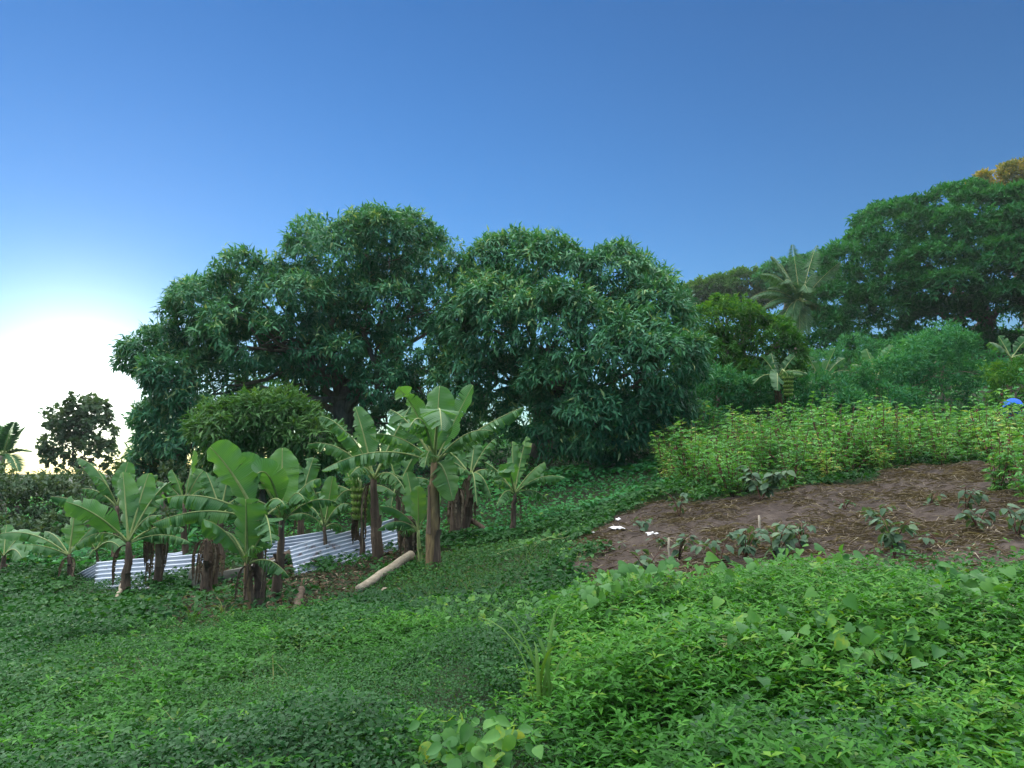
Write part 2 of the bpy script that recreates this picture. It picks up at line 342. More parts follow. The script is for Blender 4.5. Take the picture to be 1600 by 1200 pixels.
M['block'] = solid_mat('mossy_block', [(0.25, (0.07, 0.09, 0.06)), (0.5, (0.17, 0.18, 0.15)), (0.8, (0.30, 0.30, 0.27))], nscale=9, rough=0.95)
M['white'] = solid_mat('white_plastic', [(0.2, (0.62, 0.66, 0.72)), (0.8, (0.82, 0.84, 0.86))], nscale=6, rough=0.5, bump=0.1)
M['blue'] = solid_mat('blue_plastic', [(0.2, (0.004, 0.07, 0.50)), (0.8, (0.012, 0.13, 0.70))], nscale=4, rough=0.65, bump=0.1, spec=0.12)

# ------------------------------------------------------------------ setting: ground and soil bed
BED_PX = [(918,842),(965,812),(1030,792),(1100,786),(1250,771),(1400,746),(1530,730),(1640,735),(1720,800),(1720,905),(1600,897),(1500,908),(1350,918),(1200,930),(1060,942),(960,938),(905,885)]
BED = [tuple(pg(*p)[:2]) for p in BED_PX]
CROP_PX = [(1040,703),(1150,698),(1250,700),(1400,700),(1600,692),(1760,690),(1760,745),(1640,738),(1530,728),(1400,744),(1250,768),(1150,782),(1060,782),(1030,745)]
CROP = [tuple(pg(*p)[:2]) for p in CROP_PX]
LITTER_PX = [(255,945),(330,900),(420,880),(500,893),(570,865),(640,845),(690,865),(640,890),(560,920),(520,950),(470,968),(400,985),(330,995),(270,985)]
LITTER = [tuple(pg(*p)[:2]) for p in LITTER_PX]

def build_ground():
    xs = np.concatenate([-np.geomspace(4000, 48, 16), np.arange(-45, -16, 1.0), np.arange(-16, 20, 0.25), np.arange(20, 60, 1.0), np.geomspace(62, 4000, 16)])
    ys = np.concatenate([-np.geomspace(2000, 14, 10), np.arange(-12, 2, 1.0), np.arange(2, 27, 0.25), np.arange(27, 70, 1.0), np.geomspace(72, 6000, 18)])
    X, Y = np.meshgrid(xs, ys); Z = ground(X.ravel(), Y.ravel()).reshape(X.shape)
    near = sstep(45, 25, np.abs(X)+np.abs(Y-12)*0.7)
    Z = Z+near*(vnoise(X, Y, 1.3, 3)-0.5)*0.10-0.03
    nx, ny = len(xs), len(ys)
    i, j = np.meshgrid(np.arange(nx-1), np.arange(ny-1)); a = (j*nx+i).ravel()
    mb = MB(); mb.add(np.stack([X, Y, Z], -1).reshape(-1, 3), np.stack([a, a+1, a+nx+1, a+nx], -1))
    o = mb.build('ground', M['earth']); o['kind'] = 'structure'
build_ground()
def clods(X, Y): return (vnoise(X, Y, 2.3, 8)-0.5)*0.10+(vnoise(X, Y, 7, 9)-0.5)*0.06+(vnoise(X, Y, 17, 10)-0.5)*0.035
def build_bed():
    B = np.array(BED); x0, y0 = B.min(0)-0.6; x1, y1 = B.max(0)+0.6; st = 0.055
    xs = np.arange(x0, x1, st); ys = np.arange(y0, y1, st); X, Y = np.meshgrid(xs, ys)
    wob = (vnoise(X, Y, 1.7, 5)-0.5)*0.9; wob2 = (vnoise(X, Y, 1.7, 6)-0.5)*0.9
    ins = inpoly(X+wob, Y+wob2, BED)
    clod = clods(X, Y)
    Z = ground(X.ravel(), Y.ravel()).reshape(X.shape)+0.06+clod
    nx = len(xs); i, j = np.meshgrid(np.arange(nx-1), np.arange(len(ys)-1)); a = (j*nx+i)
    keep = ins[:-1, :-1] | ins[1:, 1:] | ins[1:, :-1] | ins[:-1, 1:]
    edge = ~ins; Z[edge] -= 0.22
    a = a[keep]; q = np.stack([a, a+1, a+nx+1, a+nx], -1)
    used = np.unique(q); remap = np.zeros(X.size, int); remap[used] = np.arange(len(used))
    V = np.stack([X, Y, Z], -1).reshape(-1, 3)[used]
    mb = MB(); mb.add(V, remap[q], 0.35+0.3*vnoise(V[:, 0], V[:, 1], 0.9, 12))
    o = mb.build('soil_bed', M['soil']); o['kind'] = 'structure'
build_bed()

# ------------------------------------------------------------------ trees
def lob(px, py, d, rx, rz, ry=None, dens=1.0):
    s = d/F; c = at(px, py, d)
    return (c, np.array([rx*s, (ry if ry else (rx+rz)*0.5*s), rz*s]), dens)
_ph = R.uniform(0, 6.28, (8, 3)); _fr = R.normal(size=(8, 3))
def bumps(P, f):
    v = 0
    for k in range(8): v = v+np.sin((P*f*_fr[k]).sum(-1)+_ph[k, 0])
    return v/8
def satellites(lobes, k, seed, rmin=.28, rmax=.5):
    rr = np.random.default_rng(seed); lobes = [(c, r*np.array([.93, .93, .88]), dm) for c, r, dm in lobes]; out_ = list(lobes)
    for c, r, dm in lobes:
        for q in range(k):
            d = unit(rr.normal(size=3)); d[2] = abs(d[2])*0.9-0.15; d[1] = -abs(d[1])*0.8 if rr.random() < .7 else d[1]
            f = rr.uniform(rmin, rmax); out_.append((c+unit(d)*r*rr.uniform(.62, .90), np.array([1.1, 1.0, .8])*f*r.mean(), dm))
    return out_
def crown_mesh(mb, lobes, dens, per, L, Wd, tmpl, spread=0.9, outw=0.6, down=0.6, shell=0.35, bump=0.16, under=0.6, tint=(0.15, 0.85), inner=0.8, gap=-0.24, gapf=2.3):
    C = np.array([l[0] for l in lobes]); Rr = np.array([l[1] for l in lobes])
    for k, (c, r, dm) in enumerate(lobes):
        p = 1.6; area = 4*np.pi*(((r[0]*r[1])**p+(r[0]*r[2])**p+(r[1]*r[2])**p)/3)**(1/p)
        n = int(area*dens*dm)
        D = rnd_dir(n); D = D[(D[:, 2] > -0.1) | (R.random(n) < under)]
        rad = 1+bump*bumps(c+D*r, 1.8)*1.6+0.5*bump*bumps(c+D*r, 5.0)
        P = c+D*r*(rad*(1-R.random(len(D))**2*shell))[:, None]
        keep = np.ones(len(P), bool)
        for j in range(len(lobes)):
            if j != k: keep &= (((P-C[j])/Rr[j])**2).sum(1) > inner**2
        keep &= (P[:, 2] > ground(P[:, 0], P[:, 1])+0.1) & (bumps(P, gapf) > gap)
        P = P[keep]; O = unit(D[keep]/r)
        if len(P) == 0: continue
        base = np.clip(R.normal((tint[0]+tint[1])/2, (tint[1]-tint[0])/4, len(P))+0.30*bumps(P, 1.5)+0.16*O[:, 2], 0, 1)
        m = per; PP = np.repeat(P, m, 0); OO = np.repeat(O, m, 0); n2 = len(PP)
        A = OO*outw+R.normal(size=(n2, 3))*spread*0.6+np.array([0, 0, -down])
        N = OO*0.6+np.array([0, 0, 0.8])+R.normal(size=(n2, 3))*0.45
        PP = PP+R.normal(size=(n2, 3))*L*0.22
        t = np.clip(np.repeat(base, m)+R.normal(size=n2)*0.09, 0, 0.97)
        t = np.where(R.random(n2) < 0.012, 1.0, t)
        leaves(mb, PP, A, N, L*R.uniform(0.65, 1.2, n2), Wd*R.uniform(0.75, 1.2, n2), tmpl, t)
def wob_path(a, b, n=7, amp=0.08, sag=0.0):
    a = np.asarray(a, float); b = np.asarray(b, float); t = np.linspace(0, 1, n)[:, None]
    p = a+(b-a)*t; Ld = np.linalg.norm(b-a)
    p[1:-1] += R.normal(size=(n-2, 3))*amp*Ld*0.5
    p[:, 2] += (np.sin(t*np.pi)*sag*Ld)[:, 0]
    return p
def tree(name, label, base, fork, lobes, mat, trad=0.3, limbs=True, group=None, cat='tree', limb_lobes=None, **kw):
    base = np.asarray(base, float); base = base.copy(); base[2] = gz(base[0], base[1])
    t = thing(name, label, cat, base, group)
    mb = MB(); pth = wob_path(base-np.array([0, 0, 0.3]), fork, 8, 0.06)
    mb.tube(pth, np.linspace(trad*1.35, trad*0.75, 8), 9, R.uniform(0.3, 0.7), rough=0.06); mb.build('trunk', M['bark'], t)
    if limbs:
        for c, r, dm in (limb_lobes or lobes):
            l = MB(); e = c+np.array([0, 0, -0.2])*r
            s_ = pth[R.integers(4, 8)]+np.array([R.normal()*.1, R.normal()*.1, 0]); p = wob_path(s_, e, 8, 0.13, R.uniform(.02, .2)); l.tube(p, np.linspace(trad*R.uniform(.28, .5), trad*0.08, 8), 7, 0.5, rough=0.05)
            for q in range(3):
                s0 = p[R.integers(2, 6)]; e2 = c+rnd_dir(1)[0]*r*0.85
                l.tube(wob_path(s0, e2, 5, 0.12), np.linspace(trad*0.18, trad*0.03, 5), 5, 0.5)
            l.build('limb', M['bark'], t)
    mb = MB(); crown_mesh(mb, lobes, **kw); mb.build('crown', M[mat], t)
    return t
ML = T_long(0.20, 0.06); RH = T_rhomb(); OV = T_ovate()

# great mango on the left, with a see-through middle and bare boughs
mangoA = [lob(258,560,22,55,68,1.6), lob(325,495,22,70,72,2.0), lob(420,465,22.5,88,70,2.2), lob(530,415,23,92,76,2.3), lob(608,388,23,75,66,2.2),
 lob(678,430,23,70,75,1.8), lob(300,600,21.5,70,70,1.6), lob(385,530,21,85,55,1.6), lob(470,480,21.8,90,55,1.8,0.8), lob(600,480,22.5,95,60,1.6,0.9),
 lob(665,540,22.5,70,65,1.5,0.9), lob(270,665,21.5,55,55,1.4), lob(560,545,23.5,80,55,1.3,0.7), lob(440,590,23.5,80,50,1.2,0.7), lob(500,555,21.6,75,42,1.2,.6), lob(595,600,22,50,42,1.1,.6), lob(440,530,21.2,60,45,1.2,.8), lob(700,480,22.8,60,60,1.6), lob(345,640,22.5,70,55,1.3,0.8)]
mangoA += [lob(560,618,24.5,45,30,1.0,.5), lob(640,600,24,60,50,1.2,.8), lob(700,640,23.5,60,55,1.3,.7), lob(610,665,24,55,40,1.2,.6), lob(480,645,24,60,45,1.2,.6), lob(300,700,21.5,60,50,1.3), lob(250,720,21.8,40,40,1.2)]
mangoA_all = satellites(mangoA, 6, 1, .22, .46)
b = pg(520,760); b[1] = 22.8; b[0] = (525-800)/F*22.8
KM = dict(dens=27, per=10, L=0.28, Wd=0.068, tmpl=ML, spread=1.15, down=0.45, bump=0.22, shell=0.45)
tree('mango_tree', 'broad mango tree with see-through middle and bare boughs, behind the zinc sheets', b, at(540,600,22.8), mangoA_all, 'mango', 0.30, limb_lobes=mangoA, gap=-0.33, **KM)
mangoB = [lob(800,430,22.5,66,66,2.0), lob(868,440,22,85,58,2.2), lob(960,445,22,80,56,2.2), lob(1015,505,21.5,62,75,2.0), lob(765,510,21.5,80,80,2.0),
 lob(865,520,20.6,105,72,2.0), lob(975,565,20.2,110,85,2.2), lob(1045,590,21,52,70,1.6), lob(880,600,20.3,75,45,1.4,0.8), lob(725,585,21.5,55,55,1.4,0.7), lob(930,648,19.8,60,48,1.2), lob(1005,640,20.2,55,40,1.3)]
mangoB += [lob(835,650,22,60,45,1.2,.8), lob(880,680,21,55,35,1.0,.8), lob(975,668,20.2,55,38,1.2), lob(930,690,20.5,60,28,1.1), lob(1050,640,21,40,40,1.2), lob(770,600,22,55,50,1.3,.8)]
mangoB_all = satellites(mangoB, 6, 2, .22, .46)
b = pg(860,720); b[1] = 23.2; b[0] = (850-800)/F*23.2
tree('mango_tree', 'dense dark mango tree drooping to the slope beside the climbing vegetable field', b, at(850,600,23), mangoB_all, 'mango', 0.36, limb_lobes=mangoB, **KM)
mangoC = [lob(365,680,18,60,48,1.2), lob(430,665,18,75,48,1.3), lob(490,695,18,50,50,1.2), lob(420,720,18.3,90,50,1.3)]
b = pg(420,800); b[1] = 18.2; b[0] = (420-800)/F*18.2
tree('young_mango_tree', 'low bright green young mango bush tree in front of the great mango boughs', b, at(420,720,18.2), satellites([(c, r*np.array([1.05, 1, .95]), d) for c, r, d in mangoC], 7, 9, .35, .6), 'mango_young', 0.10, limb_lobes=mangoC, group=None, dens=36, per=10, L=0.27, Wd=0.062, tmpl=ML, down=0.2)
# right of the mangos
treeD = [lob(1135,505,27,62,45,1.6), lob(1180,540,27,60,55,1.8), lob(1105,560,27,50,55,1.6), lob(1205,590,27,40,40,1.3), lob(1140,600,26.5,70,40,1.4), lob(1225,560,27,30,45,1.2), lob(1090,610,26.5,45,45,1.3)]
treeD = satellites(treeD, 3, 3)
b = at(1150,640,27); tree('roadside_tree', 'bushy yellow-green topped tree between the mango and the coconut palm', b, at(1150,580,27), treeD, 'yellowgreen', 0.2, dens=26, per=10, L=0.26, Wd=0.075, tmpl=RH, down=0.3)
for (lb, ls, mt) in [('pale hazy tree on the ridge behind the yellow-green tree', [(1115,455,76,40,22),(1085,460,76,30,18)], 'far'),
                     ('rounded sunlit ridge tree just behind the coconut palm fronds', [(1165,447,74,32,28),(1190,455,74,30,30)], 'far'),
                     ('dark ridge tree behind the coconut palm crown', [(1225,430,70,40,24),(1270,425,70,40,26)], 'shrub')]:
    L_ = [lob(*q) for q in ls]; c = L_[0][0].copy(); f = c.copy(); f[2] -= 1.5
    tree('ridge_tree', lb, c, f, L_, mt, 0.35, limbs=False, dens=16, per=8, L=0.5, Wd=0.2, tmpl=RH, down=0.1, group='trees along the ridge')

# giant spreading tree on the right: pads of foliage on a dome
def dome_tree():
    d = 46.0; cx, cy = 1545, 520; rx, rz = 285, 222; lobes = []
    s = d/F; C = at(cx, cy, d); base = C.copy(); base[1] += 1
    rr = np.random.default_rng(3)
    for k in range(150):
        a = rr.uniform(0, 2*np.pi); h = rr.uniform(0.02, 1.0)
        w = math.sqrt(max(0, 1-h*h))
        if math.sin(a) > 0.35: continue
        wob = rr.uniform(0.88, 1.02)
        p = C+np.array([math.cos(a)*w*rx*s*wob, math.sin(a)*w*7.5*wob, h*rz*s*wob])
        q = rr.uniform(1.0, 1.9)
        lobes.append((p, np.array([q*1.25, q, q*0.5]), 1.0))
    for (px, py, r) in [(1300,470,34),(1330,410,38),(1400,470,40),(1290,510,26),(1480,500,46),(1560,490,50),(1420,535,30),(1500,540,36),(1310,545,30),(1270,540,24),(1450,560,34),(1560,550,40),(1340,560,26)]:
        lobes.append(lob(px, py, 42.5, r*1.3, r*0.7, 1.6))
    lobes.append((C+np.array([0, 2.0, 1.0]), np.array([rx*s*.86, 5.5, rz*s*.80]), .55))
    t = tree('spreading_tree', 'giant spreading dark green tree with layered foliage pads on the hill', base, C+np.array([0, 0, 1.0]), lobes, 'rain', 0.6, limbs=False,
         dens=15, per=8, L=0.38, Wd=0.13, tmpl=RH, down=0.05, spread=1.1, under=0.12, shell=0.3, bump=0.2, inner=0.9)
    for (px, py) in [(1340,470),(1400,500),(1460,440),(1520,430),(1600,470),(1420,400)]:
        l = MB(); l.tube(wob_path(C+np.array([0, 0, .8]), at(px, py, 45), 8, 0.07, 0.08), np.linspace(0.32, 0.06, 8), 6, 0.4); l.build('limb', M['bark'], t)
dome_tree()
L_ = [lob(1545,290,62,34,22), lob(1585,280,62,38,26), lob(1640,285,62,50,30)]
tree('golden_treetop', 'treetop coloured pale gold as if sunlit, rising above the giant spreading tree', L_[1][0], L_[1][0]-np.array([0, 0, 1.5]), L_, 'gold', 0.3, limbs=False, dens=16, per=8, L=0.42, Wd=0.16, tmpl=RH, down=0.1)

# left edge: backlit tree, hedge
L_ = [lob(142,640,36,30,22,1.0,0.8), lob(108,660,36,34,24,1.0,0.8), lob(148,672,36,30,20,0.9,0.6), lob(90,700,36,30,24,1.0,0.8), lob(128,705,36,40,24,1.0,0.7), lob(168,715,36,18,24,0.8,0.7), lob(125,632,36,18,14,0.6,0.8)]
b = at(125,780,36); tree('backlit_tree', 'dark backlit tree with clumped round leaves standing against the sun glow', b, at(125,730,36), L_, 'dark', 0.14, dens=18, per=7, L=0.26, Wd=0.22, tmpl=RH, down=0.1, shell=0.6, bump=0.35)
hedge = [('dark leafy thicket at the far end of the grove, below the palm tips', [(-60,800,21,80,75),(25,790,21,75,65),(-20,860,19,90,50)]),
         ('dark leafy thicket below the backlit tree', [(105,785,22,65,55),(140,830,20,70,50),(60,850,19.5,60,45)]),
         ('dark leafy thicket under the drooping edge of the great mango', [(215,775,21.5,60,60),(250,840,19.5,70,50),(300,760,21,55,60)]),
         ('shaded green thicket behind the bananas, under the mango boughs', [(380,790,20.5,75,50),(470,770,20.8,80,55),(560,740,21.5,70,60)]),
         ('dark undergrowth in the shade of the dense mango', [(650,730,23,70,50),(740,700,24,70,55),(830,690,24.5,70,45)])]
for lb, ls in hedge:
    L_ = [lob(*q) for q in ls]; c = L_[1][0].copy(); c[2] = gz(c[0], c[1])
    tree('thicket', lb, c, c+np.array([0, 0, 0.9]), L_, 'dark' if 'dark leafy' in lb else 'mango', 0.08, limbs=False, group='thickets behind the banana grove', cat='thicket', dens=30, per=8, L=0.17, Wd=0.075, tmpl=RH, down=0.2, shell=0.5)
# shrubs behind the crop
shr = [('wide dark feathery shrub behind the vegetable field', [(1395,585,25.5,70,38),(1470,570,26,70,45),(1530,590,25.5,50,40)], 'shrub'),
       ('olive brown-tipped feathery shrub at the back of the vegetable field', [(1385,628,23.5,48,26),(1340,632,23.5,40,24)], 'shrub'),
       ('dark low shrub beside the stalked banana', [(1285,615,24.5,45,34),(1250,640,24,30,24)], 'shrub'),
       ('rounded lighter green shrub beside the blue plastic basin', [(1585,595,23,48,36),(1640,590,23,50,40)], 'yellowgreen'),
       ('tall pale leafy shrub below the giant spreading tree', [(1470,540,29,60,26),(1410,560,29,40,24)], 'shrub'),
       ('leafy cassava-like shrub on bare crooked stems beside the dense mango', [(1120,605,24.5,55,26),(1165,620,24.5,45,24),(1080,628,24,30,22)], 'shrub'),
       ('tall dark thicket shrub rising under the giant spreading tree', [(1330,565,36,60,34),(1400,560,36,60,34),(1270,575,36,50,34)], 'shrub'),
       ('low dark shrub at the foot of the dense mango', [(1075,655,23,45,22),(1035,665,22.5,35,18)], 'shrub'),
       ('broad-leaved shrub in front of the yellow-green tree', [(1180,600,25.5,45,26)], 'shrub')]
for lb, ls, mt in shr:
    L_ = [lob(*q) for q in ls]; L_ += [(np.array([q[0][0], q[0][1]+.2, (q[0][2]+gz(q[0][0], q[0][1]))/2]), q[1]*np.array([.95, .9, 1.1]), .7) for q in L_[:3]]; L0_ = L_; L_ = satellites(L_, 5, len(lb), .3, .6); c = L_[0][0].copy(); c[2] = gz(c[0], c[1]); f = L_[0][0]-np.array([0, 0, 0.3])
    tree('shrub', lb, c, f, L_, mt, 0.05, limbs=True, limb_lobes=L0_, group='shrubs behind the vegetable field', cat='shrub', dens=17, per=9, L=0.24, Wd=0.055, tmpl=RH, down=-0.1, spread=1.2, shell=0.6, bump=0.35)

# ------------------------------------------------------------------ palms
def bez(a, c, b, t): t = t[:, None]; return a*(1-t)**2+2*c*t*(1-t)+b*t*t
def frond(par, a, b, arch, ll, mat='palm', n=84, tint=0.5, hang=1.1):
    a = np.asarray(a, float); b = np.asarray(b, float); Ld = np.linalg.norm(b-a)
    c = (a+b)/2+np.array([0, 0, (arch*1.25+.03)*Ld]); t = np.linspace(0, 1, 14); p = bez(a, c, b, t)
    mb = MB(); mb.tube(p, np.linspace(0.035, 0.006, 14), 5, 0.8); fr = mb.build('frond', M['midrib'], par)
    u = np.linspace(0.14, 1, n); q = bez(a, c, b, u); T = unit(np.gradient(q, axis=0))
    S = unit(np.cross(T, [0, 0, 1.0])+1e-6); mb = MB()
    w = ll*np.clip(np.sin(np.pi*(0.12+0.84*u)), 0.12, 1)**0.7
    for s in (-1, 1):
        A = S*s*0.75+T*0.45+np.array([0, 0, -hang])*(0.6+0.5*R.random((n, 1)))
        leaves(mb, q, A, np.cross(T, S)+R.normal(size=(n, 3))*0.2, w*R.uniform(0.85, 1.1, n), 0.055, T_long(0.30, 0.02), np.clip(tint+R.normal(size=n)*0.12, 0, 1))
    l = mb.build('leaflets', M[mat], fr, org=np.array(par['_w']))
def palm(name, label, crown_pt, base, specs, ll, trad=0.14, **kw):
    base = np.asarray(base, float).copy(); base[2] = gz(base[0], base[1])
    t = thing(name, label, 'palm', base)
    p = wob_path(base-np.array([0, 0, .3]), crown_pt, 10, 0.02); mb = MB(); mb.tube(p, np.linspace(trad*1.3, trad, 10), 9, 0.5, rough=0.04); mb.build('trunk', M['bark'], t)
    for (px, py, dd, arch, tn) in specs:
        frond(t, crown_pt, at(px, py, crown_pt[1]+dd), arch, ll, tint=tn*.8, **kw)
cpt = at(1251,474,42)
palm('coconut_palm', 'coconut palm with hanging fronds beside the giant spreading tree', cpt, at(1243,560,42),
     [(1238,382,.6,.02,.4),(1276,383,.8,.06,.4),(1205,400,.5,.22,.4),(1190,428,-.3,.30,.45),(1172,466,-.4,.28,.35),(1190,482,-.8,.25,.5),(1207,500,-.6,.15,.6),
      (1235,520,-1.6,.45,.7),(1250,528,-1.2,.35,.9),(1287,497,.3,.45,.85),(1312,410,.6,.05,.4),(1275,430,1.6,.25,.35),(1262,455,-1.8,.6,.65),(1225,440,-1.2,.45,.5),(1305,450,1.0,.25,.35),(1200,450,.6,.3,.35),(1222,505,-1.4,.3,.5),(1262,520,-1.0,.4,.6)], 0.85, 0.16)
cpt = at(4,712,30)
palm('palm', 'backlit palm with upright fronds at the far end of the dark thicket', cpt, at(4,800,30),
     [(-5,665,.3,.02,.5),(22,660,-.2,.04,.5),(38,668,.4,.08,.5),(-30,680,.4,.2,.5),(45,705,.2,.25,.5),(-40,715,-.4,.25,.5),(28,735,-.8,.3,.5)], 0.55, 0.13, hang=0.35)
cpt = at(285,690,24.5)
palm('palm', 'palm with feathery fronds fanning out under the drooping edge of the great mango', cpt, at(285,800,24.5),
     [(232,640,.2,.12,.5),(215,665,.0,.18,.6),(198,690,-.3,.22,.7),(190,715,-.2,.2,.7),(215,740,-.8,.3,.6),(260,640,.4,.08,.5),(320,650,.3,.15,.5),(250,745,-1.2,.35,.5)], 0.6, 0.14, hang=0.6)

# ------------------------------------------------------------------ bananas
def banana_leaf(par, a, b, c, width, nh, torn=0.3, droop=0.35, tint=0.5, pet=0.16, dry=False, seed=0, name='leaf'):
    rr = np.random.default_rng(seed); a = np.asarray(a, float); b = np.asarray(b, float); c = np.asarray(c, float)
    if not dry: torn = min(0.9, torn*1.3+0.09); tint = tint-0.04
    t = np.linspace(0, 1, 20); p = bez(a, c, b, t)
    mat = M['dry'] if dry else M['banana']
    n = 34; u = np.linspace(0, 1, n); tt = pet+(1-pet)*u; q = bez(a, c, b, tt); T = unit(np.gradient(q, axis=0))
    nh = unit(np.asarray(nh, float)); nh = nh[None]+np.outer(u, rr.normal(size=3)*0.35); S = unit(np.cross(T, nh)); N = np.cross(S, T)
    wmax = rr.uniform(0.42, 0.62)
    w = width/2*np.minimum(1, (u/0.26+0.03))**0.75*np.sqrt(np.clip(1-np.clip((u-wmax)/(1.005-wmax), 0, 1)**2.3, 0.0, 1))*(1+0.05*np.sin(u*9+rr.uniform(0, 6)))
    mb = MB(); K = 4
    for s in (-1, 1):
        cuts = [0]+[k for k in range(2, n-2) if rr.random() < torn*0.75]+[n-1]
        d0 = droop*rr.uniform(0.7, 1.3)
        for i0, i1 in zip(cuts[:-1], cuts[1:]):
            if i1-i0 < 1: continue
            idx = np.arange(i0, i1+1); ang = d0+(rr.normal()*0.35*min(1, torn*1.6) if torn > 0.05 else 0)
            if torn > 0.45: ang += rr.uniform(0, 0.5)
            mid = (i0+i1)/2; sk = rr.normal()*0.10*torn
            rows = []
            for k in range(K+1):
                f = k/K; ww = w[idx]*f; an = ang*(0.55+0.75*f)+(0.10*np.sin(idx*0.9+s)+0.10*np.sin(idx*0.37+seed))*f
                sh = (0.16+sk)*ww[:, None]*T[idx]
                pt = q[idx]+S[idx]*(s*np.cos(an)*ww)[:, None]-N[idx]*(np.sin(an)*ww)[:, None]+sh
                if torn > 0.05 and i1-i0 >= 1:
                    cen = pt.mean(0); pt = pt+(cen-pt)*(0.16*torn*f*f)
                rows.append(pt)
            V = np.stack(rows).reshape(-1, 3); m = len(idx); Q = []
            for k in range(K):
                for e in range(m-1):
                    x = k*m+e; Q.append((x, x+1, x+m+1, x+m) if s > 0 else (x, x+m, x+m+1, x+1))
            tn = np.clip(tint+rr.normal()*0.05+np.repeat(np.arange(K+1)/K, m)*0.06*torn, 0, 0.9)
            if torn > 0.3 and rr.random() < 0.10: tn = np.clip(tn+0.3*np.repeat((np.arange(K+1)/K)**2, m), 0, 1)
            mb.add(V, Q, tn, np.tile(u[idx], K+1))
    lf = mb.build(name, mat, par)
    mb = MB(); ps = 0.022*max(0.5, min(1.2, width/0.5)); mb.tube(p, np.linspace(ps*1.25, ps*0.22, 20), 6, 0.6 if not dry else 0.0)
    mb.build('midrib', M['midrib'] if not dry else M['dry'], lf, org=np.array(par['_w']))
_seed = [100]
CAMN = np.array([0, -1.0, 0.25])
def banana(label, base, top, rad, lv, dry=2, bunch=None, stem='stem', name='banana_plant', group='banana plants in the grove', depth=None):
    """base and crown pixel; lv: (tip_px, tip_py, tip depth offset, arch, width, facing, torn, tint)"""
    B = pg(*base) if depth is None else None
    if depth is not None:
        B = at(base[0], base[1], depth); B[2] = gz(B[0], B[1])
    Tp = at(top[0], top[1], B[1]+0.02)
    t = thing(name, label, 'banana plant', B, group)
    mb = MB(); n = 9; p = wob_path(B-np.array([0, 0, .12]), Tp, n, 0.02)
    rp = np.linspace(rad*1.15, rad*0.55, n); mb.tube(p, rp, 12, R.uniform(0.35, 0.65), rough=0.05)
    st = mb.build('pseudo_stem', M[stem], t)
    for k in range(4):                                   # old leaf sheaths lapping the stem
        z0 = R.uniform(0.05, 0.55); z1 = z0+R.uniform(0.25, 0.42); a0 = R.uniform(0, 6.28); m = 6
        zz = np.linspace(z0, min(z1, 0.98), m); V = []
        for j, z in enumerate(zz):
            c = p[0]+(p[-1]-p[0])*z; c = np.array([np.interp(z, np.linspace(0, 1, n), p[:, e]) for e in range(3)])
            r_ = np.interp(z, np.linspace(0, 1, n), rp)*1.06+0.004; wd = 1.1*(1-0.55*j/m)
            if j == m-1: r_ += R.uniform(0.01, 0.07)
            for e in np.linspace(-wd, wd, 5): V.append(c+r_*np.array([math.cos(a0+e), math.sin(a0+e), 0]))
        Q = [(j*5+e, j*5+e+1, (j+1)*5+e+1, (j+1)*5+e) for j in range(m-1) for e in range(4)]
        s_ = MB(); s_.add(np.array(V), Q, R.uniform(0.2, 0.95)); s_.build('sheath', M['stem_brown' if R.random() < 0.6 else stem], st, org=np.array(t['_w']))
    for (px, py, dd, arch, wd, face, torn, tn) in lv:
        _seed[0] += 1; tip = at(px, py, B[1]+dd); Ld = np.linalg.norm(tip-Tp)
        cpt = (Tp+tip)/2+np.array([0, 0, arch*Ld])
        if face == 'c': nh = CAMN+np.array([0.15*np.sign(px-top[0]), 0, 0])
        elif face == 'l': nh = np.array([-0.8, -0.7, 0.4])
        elif face == 'r': nh = np.array([0.8, -0.7, 0.4])
        else: nh = np.array([0, -0.35, 1.0])
        banana_leaf(t, Tp-np.array([0, 0, 0.03]), tip, cpt, wd, nh, torn, 0.30 if face != 'u' else 0.62, tn-(.3 if 'beyond' in group else 0), seed=_seed[0])
    if len(lv) >= 4:                                     # ragged lower leaves all round
        tips = [np.linalg.norm(at(q[0], q[1], B[1]+q[2])-Tp) for q in lv]; Lm = float(np.median(tips))
        for k in range(2 if len(lv) < 6 else 3):
            _seed[0] += 1; a = R.uniform(0, 6.28); el = R.uniform(-0.35, 0.45); tip = Tp+Lm*R.uniform(.7, .95)*np.array([math.cos(a)*math.cos(el), math.sin(a)*math.cos(el), math.sin(el)])
            banana_leaf(t, Tp-np.array([0, 0, 0.05]), tip, (Tp+tip)/2+np.array([0, 0, R.uniform(.2, .38)*Lm]), R.uniform(.30, .42)*min(1, Lm/1.0), np.array([0, -0.35, 1.0]), R.uniform(.45, .8), .7, R.uniform(.3, .6), seed=_seed[0])
    for k in range(dry*2 if not lv else dry):
        _seed[0] += 1; a = R.uniform(0, 6.28); h = R.uniform(0.5, 0.85)*(Tp[2]-B[2])
        s0 = Tp-np.array([0, 0, 0.06]); e = s0+np.array([math.cos(a)*0.16, math.sin(a)*0.16-0.08, -h])
        banana_leaf(t, s0, e, s0+np.array([math.cos(a)*R.uniform(.15, .36), math.sin(a)*R.uniform(.15, .36), 0.02]), R.uniform(.07, .13), np.array([math.cos(a), math.sin(a), 0.2]), 0.95, 1.1, R.uniform(0.0, 0.85), 0.2, True, _seed[0], 'dead_leaf')
